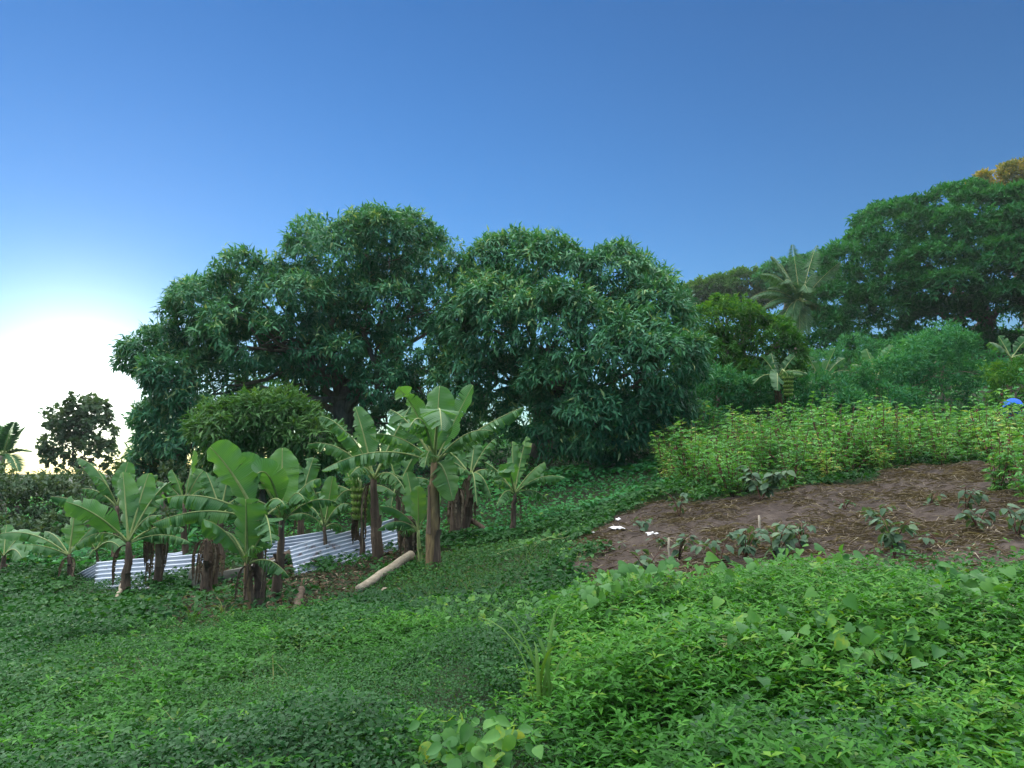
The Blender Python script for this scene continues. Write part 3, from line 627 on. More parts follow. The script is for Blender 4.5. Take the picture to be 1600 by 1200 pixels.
    if bunch:
        px, py, hh, dd = bunch; c0 = at(px, py, B[1]+dd); s = B[1]/F
        bt = MB(); pk = np.array([Tp, (Tp+c0)/2+np.array([0, 0, .30]), c0+np.array([0, 0, .12]), c0, c0-np.array([0, 0, hh]), c0-np.array([0.02, 0, hh*1.25])])
        bt.tube(pk, [.035, .032, .03, .028, .02, .014], 7, 0.6); bo = bt.build('fruit_stalk', M['midrib'], t)
        nh = max(4, int(hh/0.12))
        for k in range(nh):
            hm = MB(); zc = c0[2]-hh*(k+0.35)/nh; rr_ = 0.155*(1-0.30*k/nh)
            for f in range(15):
                a = f/15*6.28+k*0.3; d_ = np.array([math.cos(a), math.sin(a), 0]); o_ = np.array([c0[0], c0[1], zc])
                hm.tube([o_+d_*0.03, o_+d_*(rr_*0.85)+np.array([0, 0, -.005]), o_+d_*(rr_*1.15)+np.array([0, 0, .05]), o_+d_*(rr_*1.12)+np.array([0, 0, .105])], [.016, .028, .027, .009], 6, R.uniform(0.3, 0.7))
            hm.build('banana_hand', M['fruit'], bo, org=np.array(t['_w']))
    return t
banana('tallest banana plant with thick tan stem and great spreading leaves', (676,893), (679,722), 0.125,
  [(687,603,.15,.02,.60,'c',.05,.55),(621,607,-.1,.30,.46,'l',.10,.62),(739,602,.5,.04,.36,'r',.1,.45),(818,636,-.2,.10,.42,'u',.75,.45),(690,672,-1.5,.75,.62,'c',.25,.35),
   (503,735,-.5,.26,.44,'u',.85,.35),(640,668,-1.3,.55,.55,'u',.35,.4),(610,640,.4,.22,.50,'c',.5,.42),(707,782,-.1,.55,.52,'c',.15,.6),(745,690,.5,.3,.45,'u',.5,.4)], 1)
banana('banana plant with ragged blue-green leaves behind the tallest one', (592,880), (584,748), 0.105,
  [(500,650,.1,.32,.40,'u',.65,.45),(481,694,-.2,.34,.38,'u',.7,.5),(555,636,.2,.12,.50,'c',.2,.42),(528,668,-.6,.3,.46,'u',.5,.42),(650,622,.3,.1,.42,'c',.5,.4),(632,700,-.7,.3,.45,'u',.5,.4),(548,742,-.8,.45,.45,'u',.5,.35),(640,760,-.3,.42,.42,'u',.4,.35)], 2, stem='stem_brown')
banana('banana sucker with one upright bright leaf beside the tallest banana stem', (656,890), (654,828), 0.045,
  [(653,760,-.15,.02,.30,'c',.0,.75),(594,792,-.2,.32,.26,'u',.1,.5),(636,738,.2,.03,.40,'c',.1,.55),(590,828,-.3,.42,.22,'u',.3,.5),(690,752,.3,.1,.36,'c',.1,.5)], 0, stem='midrib')
banana('small banana plant standing apart on the green slope', (800,837), (804,770), 0.06,
  [(823,682,.1,.14,.34,'l',.35,.6),(851,722,-.1,.18,.40,'u',.1,.55),(882,747,-.3,.30,.24,'u',.4,.5),(757,722,.2,.2,.36,'u',.4,.45),(786,738,-.9,.45,.42,'c',.1,.3),(800,690,.3,.05,.34,'c',.2,.55),(772,752,-.3,.4,.3,'u',.3,.4)], 1, stem='stem_brown')
banana('banana clump with leaves spilling over its brown dead stems', (728,832), (735,742), 0.11,
  [(772,686,.1,.2,.36,'u',.55,.5),(742,690,.3,.05,.42,'c',.2,.5),(785,748,-.4,.4,.36,'u',.4,.35),(768,778,-.5,.55,.40,'u',.3,.35),(745,790,-.8,.6,.38,'u',.3,.4),(702,735,-.3,.35,.42,'u',.3,.45),(690,700,.4,.2,.45,'c',.2,.4)], 4, stem='stem_brown')
banana('banana plant carrying a green fruit bunch', (557,868), (556,770), 0.075,
  [(525,705,.3,.1,.40,'c',.2,.45),(618,772,-.4,.35,.44,'u',.2,.35),(590,826,-.3,.65,.44,'c',.1,.55),(520,790,-.5,.5,.34,'u',.4,.4)], 1, bunch=(563,764,0.66,-.45), stem='stem_brown')
banana('slim banana plant with one tall leaf in front of the zinc sheet', (511,880), (507,822), 0.05,
  [(520,744,.1,.02,.38,'c',.05,.6),(449,808,-.2,.42,.28,'u',.35,.45),(466,775,-.9,.75,.44,'u',.1,.45),(545,788,-.3,.4,.36,'u',.3,.4)], 0, stem='stem_brown')
banana('banana plant with a tall upright leaf and a rotting sheath knot', (431,942), (441,812), 0.075,
  [(441,700,.15,.02,.52,'c',.05,.6),(366,722,-.4,.35,.50,'l',.3,.42),(500,748,-.3,.32,.36,'u',.3,.45),(476,782,-.6,.55,.40,'u',.2,.4),(402,740,-.8,.5,.48,'c',.2,.35)], 1, stem='stem_brown')
banana('banana plant with long horizontal leaves and a huge up-thrust leaf', (409,956), (405,812), 0.085,
  [(328,698,-.2,.14,.66,'c',.1,.5),(243,782,-.3,.26,.44,'u',.65,.42),(238,818,-.5,.22,.40,'u',.6,.6),(345,712,.5,.1,.5,'l',.1,.45),(445,790,-.5,.5,.4,'u',.2,.35)], 1, stem='stem_brown')
banana('low banana plant with a broad facing leaf over pale split stems', (392,960), (386,878), 0.075,
  [(384,780,-.35,.02,.60,'c',.12,.55),(318,812,-.5,.25,.46,'u',.1,.3),(425,820,-.2,.2,.42,'c',.2,.35),(350,830,.3,.3,.4,'u',.2,.35)], 2)
banana('banana plant with arching leaves and peeling brown stem beside the bent sheet', (194,935), (201,846), 0.075,
  [(79,776,-.3,.26,.36,'u',.3,.5),(103,784,-.7,.16,.44,'c',.15,.42),(192,738,.2,.03,.44,'c',.1,.5),(232,740,.3,.08,.44,'c',.15,.5),(245,806,-.4,.3,.36,'u',.3,.45),(268,752,.4,.3,.36,'u',.4,.5)], 2, stem='stem_brown')
banana('small banana plant with drooping leaves at the edge of the creepers', (112,912), (108,866), 0.06,
  [(118,792,.1,.02,.42,'c',.25,.6),(-8,836,-.2,.28,.32,'u',.2,.5),(26,852,-.6,.16,.32,'u',.2,.5),(156,814,-.1,.1,.28,'u',.1,.55),(70,830,.4,.2,.3,'u',.1,.5)], 2, stem='stem_brown')
banana('stocky little banana plant beside the dark thicket, with one glossy hanging leaf', (4,906), (6,868), 0.07,
  [(32,836,.2,.1,.30,'c',.1,.55),(34,872,-.5,.35,.36,'c',.0,.5),(-30,850,.1,.3,.3,'u',.1,.5),(10,820,.3,.05,.3,'c',.1,.5)], 1, stem='stem_brown')
banana('pale hazy banana plant behind the arching-leaved one', (178,905), (183,790), 0.07,
  [(122,716,.2,.3,.36,'u',.2,.45),(200,722,.2,.05,.44,'c',.1,.5),(246,742,.1,.3,.38,'u',.3,.5),(150,745,-.4,.3,.36,'u',.3,.45)], 1, stem='stem_brown', depth=15.5)
banana('hazy banana plant with folded pale leaves under the palm', (286,900), (288,786), 0.07,
  [(304,704,.2,.1,.30,'l',.1,.65),(268,734,.1,.2,.30,'u',.2,.6),(318,735,.4,.2,.38,'c',.2,.5),(245,752,-.2,.3,.34,'u',.4,.45)], 1, stem='stem_brown', depth=15.6)
banana('yellowing little banana sapling beside the bent zinc piece', (160,900), (150,858), 0.035,
  [(134,842,0,.2,.2,'c',.1,.6),(192,862,-.3,.45,.32,'c',.1,.5),(140,868,-.2,.4,.2,'u',.2,.5),(165,835,.1,.1,.2,'c',.1,.6)], 0, stem='stem_brown')
banana('leafy banana plant squeezed between the fruiting one and the shaggy dead stem', (622,868), (622,762), 0.08,
  [(600,690,.2,.1,.42,'c',.3,.4),(655,700,.1,.12,.42,'c',.3,.45),(575,742,-.4,.35,.38,'u',.6,.4),(672,752,-.3,.35,.38,'u',.5,.4),(610,800,-.6,.5,.36,'u',.5,.35)], 1, stem='stem_brown', depth=15.2)
banana('banana plant crowding behind the tall upright leaf, half hidden', (470,890), (468,790), 0.08,
  [(452,722,.2,.08,.44,'c',.2,.4),(490,715,.2,.08,.42,'c',.3,.45),(420,765,-.2,.3,.38,'u',.6,.4),(515,770,-.2,.3,.38,'u',.5,.4)], 1, stem='stem_brown', depth=15.0)
banana('banana plant filling the gap behind the long horizontal leaves', (345,900), (345,800), 0.08,
  [(322,738,.2,.1,.42,'c',.2,.4),(360,730,.2,.08,.44,'c',.2,.4),(290,775,-.2,.3,.38,'u',.5,.4),(395,775,-.2,.3,.38,'u',.5,.35)], 1, stem='stem_brown', depth=15.0)
# cut, leafless stems
for lb, bs, tp, r_, dr in [('cut leafless banana stem with a dry leaf cap before the long zinc sheet', (246,925), (250,812), 0.075, 5),
                           ('thick leafless banana stem beside the mossy block', (322,932), (324,838), 0.09, 4),
                           ('short split banana stem leaning behind the mossy block', (336,922), (337,860), 0.06, 3),
                           ('pale split banana stem beside the low broad-leaved banana', (404,952), (407,868), 0.07, 1),
                           ('shaggy brown dead banana stem behind the sucker', (640,880), (638,806), 0.12, 7),
                           ('shaggy dead banana stem at the foot of the banana clump', (712,838), (712,758), 0.13, 7),
                           ('thin dead banana stem beside the fruiting banana', (566,872), (566,800), 0.05, 2)]:
    banana(lb, bs, tp, r_, [], dr, stem='stem' if 'pale' in lb else 'stem_brown', name='banana_stump', group='dead banana stems in the grove')
# bananas far up the slope
banana('far stalked banana with fruit behind the vegetable field', (1222,655), (1216,592), 0.10,
  [(1188,556,.2,.2,.42,'l',.4,.2),(1242,556,.2,.1,.42,'r',.4,.2),(1178,600,-.5,.4,.5,'u',.3,.4),(1262,585,-.3,.4,.5,'u',.2,.45),(1205,552,.4,.05,.42,'c',.3,.2),(1215,610,-1.2,.5,.5,'c',.2,.5)], 4, bunch=(1231,590,0.7,-.5), stem='stem_brown', group='bananas beyond the vegetable field', depth=24.0)
banana('far banana with broad hanging leaves beside the stalked one', (1285,640), (1283,598), 0.10,
  [(1305,545,.3,.1,.45,'r',.3,.25),(1262,556,.3,.1,.42,'l',.3,.25),(1330,580,-.3,.35,.5,'u',.3,.45),(1270,612,-1,.5,.5,'c',.1,.6),(1320,560,.2,.2,.5,'u',.2,.4),(1300,610,-.8,.5,.5,'c',.1,.5)], 2, stem='stem_brown', group='bananas beyond the vegetable field', depth=27.0)
banana('far banana whose leaf tips poke above the dark feathery shrub', (1372,620), (1370,590), 0.10,
  [(1353,545,.3,.1,.6,'c',.1,.5),(1395,540,.3,.1,.6,'c',.1,.5),(1330,570,-.2,.3,.5,'u',.2,.45),(1420,565,-.2,.3,.5,'u',.2,.4)], 1, stem='stem_brown', group='bananas beyond the vegetable field', depth=29.0)
banana('far banana with a big bowed leaf at the upper edge of the shrubs', (1570,600), (1580,560), 0.10,
  [(1545,535,-.3,.3,.6,'u',.1,.5),(1610,525,.3,.1,.5,'r',.3,.25),(1560,525,.3,.1,.45,'l',.3,.25),(1620,560,-.5,.4,.6,'u',.1,.5)], 1, stem='stem_brown', group='bananas beyond the vegetable field', depth=27.0)

# ------------------------------------------------------------------ zinc sheets, board, block, fallen stems
def zinc(label, tl, tr, bl, br, waves, name='zinc_sheet', thick=0.004):
    a, b_, c, d = [np.asarray(v, float) for v in (tl, tr, bl, br)]
    nu, nv = 40, waves*8; u = np.linspace(0, 1, nu)[None, :, None]; v = np.linspace(0, 1, nv+1)[:, None, None]
    P = (a*(1-u)+b_*u)*(1-v)+(c*(1-u)+d*u)*v
    Nn = unit(np.cross(b_-a, c-a)); Nn = Nn if Nn[1] < 0 else -Nn
    ph = np.linspace(0, 2*np.pi*waves, nv+1)[:, None, None]
    P = P+Nn*(0.026*np.sin(ph)+0.02*np.sin(u*5+1)*np.cos(v*2.5))
    i, j = np.meshgrid(np.arange(nu-1), np.arange(nv)); q = (j*nu+i).ravel(); Q = np.stack([q, q+1, q+nu+1, q+nu], -1)
    mb = MB(); mb.add(P.reshape(-1, 3), Q)
    org = c; o = mb.build(name, M['zinc'], None, org=org)
    s = o.modifiers.new('thick', 'SOLIDIFY'); s.thickness = thick
    tag(o, label, 'metal sheet', 'corrugated zinc sheets behind the bananas'); return o
def leanpt(px, py, d): return at(px, py, d)
zinc('long low corrugated zinc sheet standing behind the cut banana stem', at(152,880,13.75), at(338,862,13.85), at(146,930,13.2), at(335,918,13.3), 8)
zinc('small bent corrugated zinc piece at the free end of the long sheet', at(124,897,14.3), at(158,876,14.0), at(136,912,14.1), at(166,892,13.8), 5)
zinc('corrugated zinc sheet half hidden behind the rotting sheath knot', at(407,847,14.5), at(524,826,14.8), at(407,884,14.3), at(524,872,14.5), 8)
zinc('long rust-stained corrugated zinc sheet leaning behind the fruiting banana', at(452,856,13.85), at(622,808,15.35), at(462,904,13.3), at(624,858,14.85), 8)
zinc('grey zinc strip lying on top of the thicket edge behind the long sheet', at(242,868,14.2), at(285,862,14.3), at(242,874,14.1), at(285,869,14.2), 2)
def boxbetween(label, name, cat, a, b_, wv, hv, mat, wobble=0.01):
    a = np.asarray(a, float); b_ = np.asarray(b_, float); n = 7; t = np.linspace(0, 1, n)
    mb = MB(); V = []; wv = np.asarray(wv, float); hv = np.asarray(hv, float)
    for k in t:
        c = a+(b_-a)*k
        for x, y in ((-.5, -.5), (.5, -.5), (.5, .5), (-.5, .5)): V.append(c+wv*x+hv*y+R.normal(size=3)*wobble)
    Q = [(k*4+e, k*4+(e+1) % 4, (k+1)*4+(e+1) % 4, (k+1)*4+e) for k in range(n-1) for e in range(4)]+[(0, 1, 2, 3), ((n-1)*4+3, (n-1)*4+2, (n-1)*4+1, (n-1)*4)]
    mb.add(np.array(V), Q, 0.5); o = mb.build(name, mat, None, org=a, smooth=False); tag(o, label, cat); 
    bv = o.modifiers.new('bevel', 'BEVEL'); bv.width = 0.008; return o
boxbetween('grey weathered board lying between the two zinc sheets', 'board', 'board', at(340,908,13.2), at(440,884,13.5), (0, .05, .02), (0, -.12, .30), M['board'])
def block():
    c = pg(303,925); c[1] += 0.3; mb = MB(); n = 12; V = []; Q = []
    for j in range(n+1):
        for i in range(2*n):
            th = j/n*np.pi; ph = i/n*np.pi
            d = np.array([np.sin(th)*np.cos(ph), np.sin(th)*np.sin(ph), np.cos(th)]); d = np.sign(d)*np.abs(d)**0.45
            V.append(c+d*np.array([.20, .17, .22])*(1+0.05*R.normal())+np.array([0, 0, .18]))
    for j in range(n):
        for i in range(2*n): Q.append((j*2*n+i, j*2*n+(i+1) % (2*n), (j+1)*2*n+(i+1) % (2*n), (j+1)*2*n+i))
    mb.add(np.array(V), Q, 0.5); tag(mb.build('stone_block', M['block'], None, org=c), 'mossy grey stone block below the long zinc sheet', 'block')
block()
def logthing(label, p0, p1, r0, r1, lift=0.06, mat='log'):
    a = pg(*p0)+np.array([0, 0, r0*0.8+.08]); b_ = pg(*p1)+np.array([0, 0, r1+lift]); mb = MB(); p = wob_path(a, b_, 9, 0.012); mb.tube(p, np.linspace(r0, r1, 9), 12, 0.6, rough=0.06)
    tag(mb.build('fallen_stem', M[mat], None, org=a), label, 'log')
logthing('pale fallen banana stem pointing at the tallest banana', (560,934), (642,888), 0.06, 0.08, 0.16)
logthing('brown fallen banana stem slanting from the banana clump', (760,838), (704,812), 0.05, 0.07, 0.25, 'stem_brown')
logthing('short rotten banana stem piece in the leaf litter', (462,966), (470,940), 0.05, 0.06, 0.12, 'stem_brown')
logthing('dark rotten stem lying across the grey board', (412,896), (455,880), 0.07, 0.09, 0.10, 'stem_brown')
logthing('pale split sheath leaning on the peeling banana stem', (178,952), (193,925), 0.03, 0.04, 0.15, 'log')

# ------------------------------------------------------------------ vegetable field
def roselle_variant(seed):
    rr = np.random.default_rng(seed); t = thing('roselle_bush', '', 'bush', (0, 0, 0), 'roselle bushes in the dense stand')
    st = MB(); lf = MB(); cx = MB(); ns = rr.integers(8, 12)
    for k in range(ns):
        a = rr.uniform(0, 6.28); h = rr.uniform(0.5, 1.25); lean = rr.uniform(0.1, 0.5)
        tip = np.array([math.cos(a)*lean, math.sin(a)*lean, h]); c = np.array([math.cos(a)*lean*0.7, math.sin(a)*lean*0.7, h*0.45])
        tt = np.linspace(0, 1, 7); p = bez(np.zeros(3), c, tip, tt); st.tube(p, np.linspace(0.010, 0.003, 7), 4, rr.uniform(0.2, 0.9), cap=False)
        m = 22; u = rr.uniform(0.10, 1, m); q = bez(np.zeros(3), c, tip, u)
        az = rr.uniform(0, 6.28, m); A = np.stack([np.cos(az), np.sin(az), rr.uniform(-0.35, 0.6, m)], -1)
        tn = np.clip(rr.normal(0.55, 0.16, m)+np.where(u < 0.35, 0.25, 0), 0, 1)
        for off in (-0.55, 0, 0.55):
            ca, sa = math.cos(off), math.sin(off); A2 = np.stack([A[:, 0]*ca-A[:, 1]*sa, A[:, 0]*sa+A[:, 1]*ca, A[:, 2]-0.1*abs(off)], -1)
            leaves(lf, q+unit(A)*0.05, A2, np.array([0, 0, 1.0])+rr.normal(size=(m, 3))*0.35, rr.uniform(0.10, 0.17, m)*(1 if off == 0 else 0.8), 0.040, T_long(0.2, 0.08), tn)
        for e in range(3):
            c0 = bez(np.zeros(3), c, tip, np.array([rr.uniform(0.35, 0.95)]))[0]; d_ = unit(rr.normal(size=3)); cx.tube([c0, c0+d_*0.015, c0+d_*0.035, c0+d_*0.05], [.004, .014, .012, .002], 5, 0.5, cap=False)
    [tag(q, None, None, kind='stuff') for q in (st.build('stems', M['redstem'], t), lf.build('foliage', M['roselle'], t), cx.build('calyces', M['calyx'], t))]
    return t
variants = [roselle_variant(s) for s in range(7)]
rr = np.random.default_rng(5); cp = np.array(CROP); x0, y0 = cp.min(0); x1, y1 = cp.max(0)
spots = []
yy = y0
while yy < y1:
    xx = x0
    while xx < x1:
        px, py = xx+rr.uniform(-.22, .22), yy+rr.uniform(-.22, .22)
        if inpoly(np.array([px]), np.array([py]), CROP)[0]: spots.append((px, py))
        xx += 0.66
    yy += 0.62
used = [False]*len(variants)
LBL = 'leafy red-stemmed roselle bush in the dense stand above the bare soil bed'
front = lambda x, y: not inpoly(np.array([x-0.05]), np.array([y-0.75]), CROP)[0]
for k, (x, y) in enumerate(spots):
    v = variants[k % len(variants)]; z = gz(x, y)-0.03; rz = rr.uniform(0, 6.28); sc = rr.uniform(0.6, 1.22)*(0.78 if front(x, y) else 1.0)
    lb = 'roselle bush on the front edge of the stand, right at the bare soil' if front(x, y) else LBL
    if not used[k % len(variants)]:
        used[k % len(variants)] = True; v.location = (x, y, z); v.rotation_euler = (0, 0, rz); v.scale = (sc,)*3; v['label'] = lb
        v['group'] = 'roselle bushes along the soil edge' if front(x, y) else 'roselle bushes in the dense stand'
    else:
        o = copy_thing(v, (x, y, z), rz, sc, lb); o['group'] = 'roselle bushes along the soil edge' if front(x, y) else 'roselle bushes in the dense stand'
print('roselle', len(spots))

# leaf meshes used one object per leaf
def shape_leaf(name, mat, outline, cup=0.12, droop=0.25, tint=0.5):
    """outline: (along, half width) pairs"""
    o = np.array(outline); n = len(o); V = []; Q = []
    for k, (x, w) in enumerate(o):
        z = -droop*x*x
        xc = max(x, 0.01+0.002*k); xh = max(x, -0.09) if k else x
        V += [(x, w, z+cup*w), (xh, w*0.5, z+cup*w*0.25), (xc, 0, z-0.01), (xh, -w*0.5, z+cup*w*0.25), (x, -w, z+cup*w)]
    for k in range(n-1):
        for e in range(4): Q.append((k*5+e, (k+1)*5+e, (k+1)*5+e+1, k*5+e+1))
    V += [(0.1, .004, .005), (-0.35, 0, -0.25), (0.1, -.004, .005)]; m = n*5; Q.append((m, m+1, m+2, m+2))
    mb = MB(); mb.add(np.array(V, float), Q, tint, np.clip(np.array(V)[:, 0], 0, 1)); ob = mb.build(name, mat); me = ob.data; bpy.data.objects.remove(ob); return me
HEART = [(-.13, .20), (-.10, .36), (0, .46), (.14, .49), (.32, .44), (.52, .33), (.72, .21), (.88, .10), (1.0, .005)]
OVAL = [(0, .06), (.12, .26), (.32, .36), (.55, .33), (.78, .20), (.93, .08), (1.0, .005)]
heart_me = [shape_leaf('heart_leaf', M['vine'], HEART, c, d) for c, d in ((.2, .2), (-.1, .35), (.35, .1), (.05, .5))]
oval_me = [shape_leaf('oval_leaf', M['bedleaf'], OVAL, c, d) for c, d in ((.2, .3), (-.1, .5), (.3, .15))]
bean_me = [shape_leaf('bean_leaf', M['vine'], OVAL, c, d, .6) for c, d in ((.25, .2), (-.1, .4), (.35, .1))]
from mathutils import Matrix
def leaf_obj(par, me, pos, axis, nrm_, size, name='leaf'):
    o = bpy.data.objects.new(name, me); COL.objects.link(o); o.parent = par
    A = Vector(axis).normalized(); S = Vector(nrm_).cross(A).normalized(); N = A.cross(S)
    m = Matrix((A, S, N)).transposed().to_4x4(); m = Matrix.Translation(Vector(pos)-Vector(par['_w']))@m@Matrix.Scale(size, 4)
    o.matrix_local = m; return o

# seedlings in the soil bed (each leaf its own part)
def bed_plant(label, px, py, h, nleaf, size, spread=0.3, red=False):
    b = pg(px, py); b[2] += 0.05; t = thing('bed_plant', label, 'plant', b, 'sparse plants in the soil bed'); rr = np.random.default_rng(int(px*7+py))
    st = MB(); tips = []
    for k in range(4):
        a = rr.uniform(0, 6.28); e = b+np.array([math.cos(a)*spread*rr.uniform(.4, 1), math.sin(a)*spread*rr.uniform(.4, 1), h*rr.uniform(.6, 1)])
        p = bez(b-np.array([0, 0, .05]), b+np.array([0, 0, h*.5])+(e-b)*.3, e, np.linspace(0, 1, 7)); st.tube(p, np.linspace(.009, .003, 7), 5, .5); tips.append(p)
    st.build('stem', M['redstem'], t)
    for k in range(nleaf):
        p = tips[k % 4][rr.integers(2, 7)]; a = rr.uniform(0, 6.28); dr = rr.uniform(-1.0, 0.25)
        ax = np.array([math.cos(a), math.sin(a), dr]); ax /= np.linalg.norm(ax)
        leaf_obj(t, oval_me[rr.integers(3)], p+ax*0.035, ax, np.array([0, -.2, 1.0])+rr.normal(size=3)*.25+np.array([math.cos(a), math.sin(a), 0])*.6, size*rr.uniform(.7, 1.25))
for (lb, px, py, h, n, s, sp, *_) in [
    ('thin reddish seedling at the left corner of the soil bed top', 1062,812,.45,14,.085,.30),
    ('dark green bush thrusting out of the roselle stand onto the soil', 1190,790,.55,70,.12,.55),
    ('small wilted plant near the white plastic scraps', 1003,838,.22,14,.08,.22),
    ('drooping seedling beside the slim white stake', 1010,905,.30,16,.10,.28),
    ('seedling leaning against the slim white stake', 1060,880,.34,18,.095,.28),
    ('wilted plant between the two stakes', 1125,888,.30,14,.10,.30),
    ('tangled grey-green plant at the foot of the short stake', 1165,880,.38,30,.10,.35),
    ('grey-green drooping plant next to the short stake, over the vine mound', 1215,885,.42,34,.10,.35),
    ('sprawling grey-green plant with curled leaves next to the tangled one', 1255,868,.34,22,.09,.30),
    ('upper twin of the two bushy seedlings in the middle of the soil', 1372,832,.30,26,.085,.30),
    ('larger lower twin of the two bushy seedlings in the middle of the soil', 1398,876,.42,34,.105,.34),
    ('small spindly seedling below the yellowing bushes', 1455,800,.28,10,.06,.15),
    ('yellow-leaved seedling near the corner of the stand', 1510,808,.34,20,.085,.28),
    ('low seedling with dark shiny leaves below the yellow-leaved one', 1530,835,.26,22,.09,.30),
    ('sprawling seedling at the far side of the soil bed', 1590,845,.34,30,.09,.36),
    ('faint tiny sprig in the middle of the upper soil', 1320,800,.16,8,.06,.15),
    ('tiny sprig beside the torn plastic scrap', 1040,862,.18,9,.07,.18),
    ('low creeping sprig at the vine mound edge below the twin seedlings', 1330,905,.2,14,.08,.25),
    ('low creeping sprig between the twin seedlings and the dark shiny one', 1470,860,.16,10,.07,.22),
    ('sprig at the corner of the soil bed beside the plastic bag', 945,870,.2,16,.08,.25)]:
    bed_plant(lb, px, py, h*1.15, int(n*1.5), s*1.22, sp*1.05)
for k, (px, py) in enumerate([(1560,775),(1600,782),(1580,752),(1625,800)]):
    x, y, z = pg(px, py); o = copy_thing(variants[k], (x, y, z), k*1.3, 0.85, 'roselle bush set forward from the stand beside the sprawling seedling'); o['group'] = 'roselle bushes set forward on the soil'

# stakes, scraps, basin
def stake(label, px, py, ptop, r):
    a = pg(px, py); b_ = at(px-3, ptop, a[1]); mb = MB(); mb.tube(wob_path(a-np.array([0, 0, .1]), b_, 6, .02), np.linspace(r*1.1, r*.9, 6), 6, .6, rough=.08)
    tag(mb.build('stake', M['stake'], None, org=a), label, 'stake', 'wooden stakes in the soil bed')
stake('slim pale wooden stake standing between drooping seedlings', 1048,925,840,.012)
stake('short thick pale wooden stake behind the tangled grey-green plant', 1189,858,805,.016)
stake('thin pale pole leaning beneath the far banana fruit bunch', 1243,660,612,.03)
def scrap(label, px, py, w, seed):
    rr = np.random.default_rng(seed); c = pg(px, py)+np.array([0, 0, .09]); w = w*1.35
    na = 14; V = [c+np.array([0, 0, .03])]; rad = rr.uniform(.35, 1.0, na)
    for q in (.35, .7, 1.0):
        for k in range(na):
            a = k/na*6.2832; V.append(c+np.array([math.cos(a)*w*.55*q*rad[k], math.sin(a)*w*.5*q*rad[k], rr.normal()*.014+.02*(1-q)]))
    Q = [(0, 1+k, 1+(k+1) % na, 1+(k+1) % na) for k in range(na)]+[(1+e*na+k, 1+(e+1)*na+k, 1+(e+1)*na+(k+1) % na, 1+e*na+(k+1) % na) for e in range(2) for k in range(na)]
    mb = MB(); mb.add(np.array(V), Q, .6); o = mb.build('plastic_scrap', M['white'], None, org=c); o.modifiers.new('t', 'SOLIDIFY').thickness = .003
    tag(o, label, 'plastic scrap', 'white plastic litter')
scrap('crumpled white plastic scrap on the soil, the largest of three', 965,834,.24,1); scrap('torn white plastic scrap on the soil nearest the slim stake', 1018,844,.20,2)
scrap('white plastic bag caught in the grass beside the soil bed', 921,840,.20,3); scrap('tiny white plastic sliver at the upper soil corner', 966,820,.09,4)
def basin():
    c = at(1584,642,17.5); c[2] -= .0; g = gz(c[0], c[1]); t = thing('plastic_basin', 'bright blue upturned plastic basin among the roselle tops', 'basin', (c[0], c[1], g))
    prof = [(0.0, .26), (.10, .262), (.17, .245), (.20, .21), (.235, .06), (.245, .0), (.25, -.03), (.262, -.035), (.265, -.02)]
    n = 28; V = []; tilt = Matrix.Rotation(math.radians(-35), 3, 'X')@Matrix.Rotation(math.radians(18), 3, 'Y')
    for r_, z in prof:
        for k in range(n):
            v = tilt@Vector((r_*math.cos(k/n*6.2832), r_*math.sin(k/n*6.2832), z)); V.append(np.array(v)+c+np.array([0, 0, .02]))
    Q = [(j*n+i, j*n+(i+1) % n, (j+1)*n+(i+1) % n, (j+1)*n+i) for j in range(len(prof)-1) for i in range(n)]
    mb = MB(); mb.add(np.array(V), Q, .5); mb.build('bowl', M['blue'], t)
    mb = MB(); mb.tube([np.array([c[0]+.1, c[1]+.1, g-.1]), np.array([c[0]+.02, c[1]+.05, c[2]+.0])], [.02, .018], 6, .5); mb.build('post', M['stake'], t)
basin()

# ------------------------------------------------------------------ ground cover
def sample_frame(n, d0, d1, m=150):
    """points on the ground inside the view wedge (a little wider), even per area"""
    d = np.sqrt(R.uniform(d0*d0, d1*d1, n)); u = R.uniform(-(800+m)/F, (800+m)/F, n)
    return u*d, d
def zones(x, y):
    z = ground(x, y); px, py = proj(np.stack([x, y, z], -1))
    w = (vnoise(x, y, 1.7, 5)-0.5)*0.9; w2 = (vnoise(x, y, 1.7, 6)-0.5)*0.9
    bed = inpoly(x+w, y+w2, BED); crop = inpoly(x, y, CROP); lit = inpoly(x+w*.8, y+w2*.8, LITTER)
    return z, px, py, bed, crop, lit
def mound(px, py, x, y):
    """height of the herb canopy: high in the tangle before the soil bed, low on the mown strip"""
    m = sstep(760, 1000, px)*np.maximum(sstep(1290, 1120, py), 0.75*sstep(950, 1150, px))*sstep(0, 95, py-(945-45*sstep(1050, 1160, px)))
    h = 0.10+0.36*m*(0.35+1.1*vnoise(x, y, 1.2, 21))+0.10*(vnoise(x, y, 0.8, 22)-0.35)+(0.06+0.16*m)*(vnoise(x, y, 3.1, 23)-0.5)
    h += 0.20*sstep(560, 760, px)*sstep(930, 1020, py)*sstep(1180, 1060, py)*vnoise(x, y, 0.9, 25)
    return np.clip(h, 0.03, 0.6)
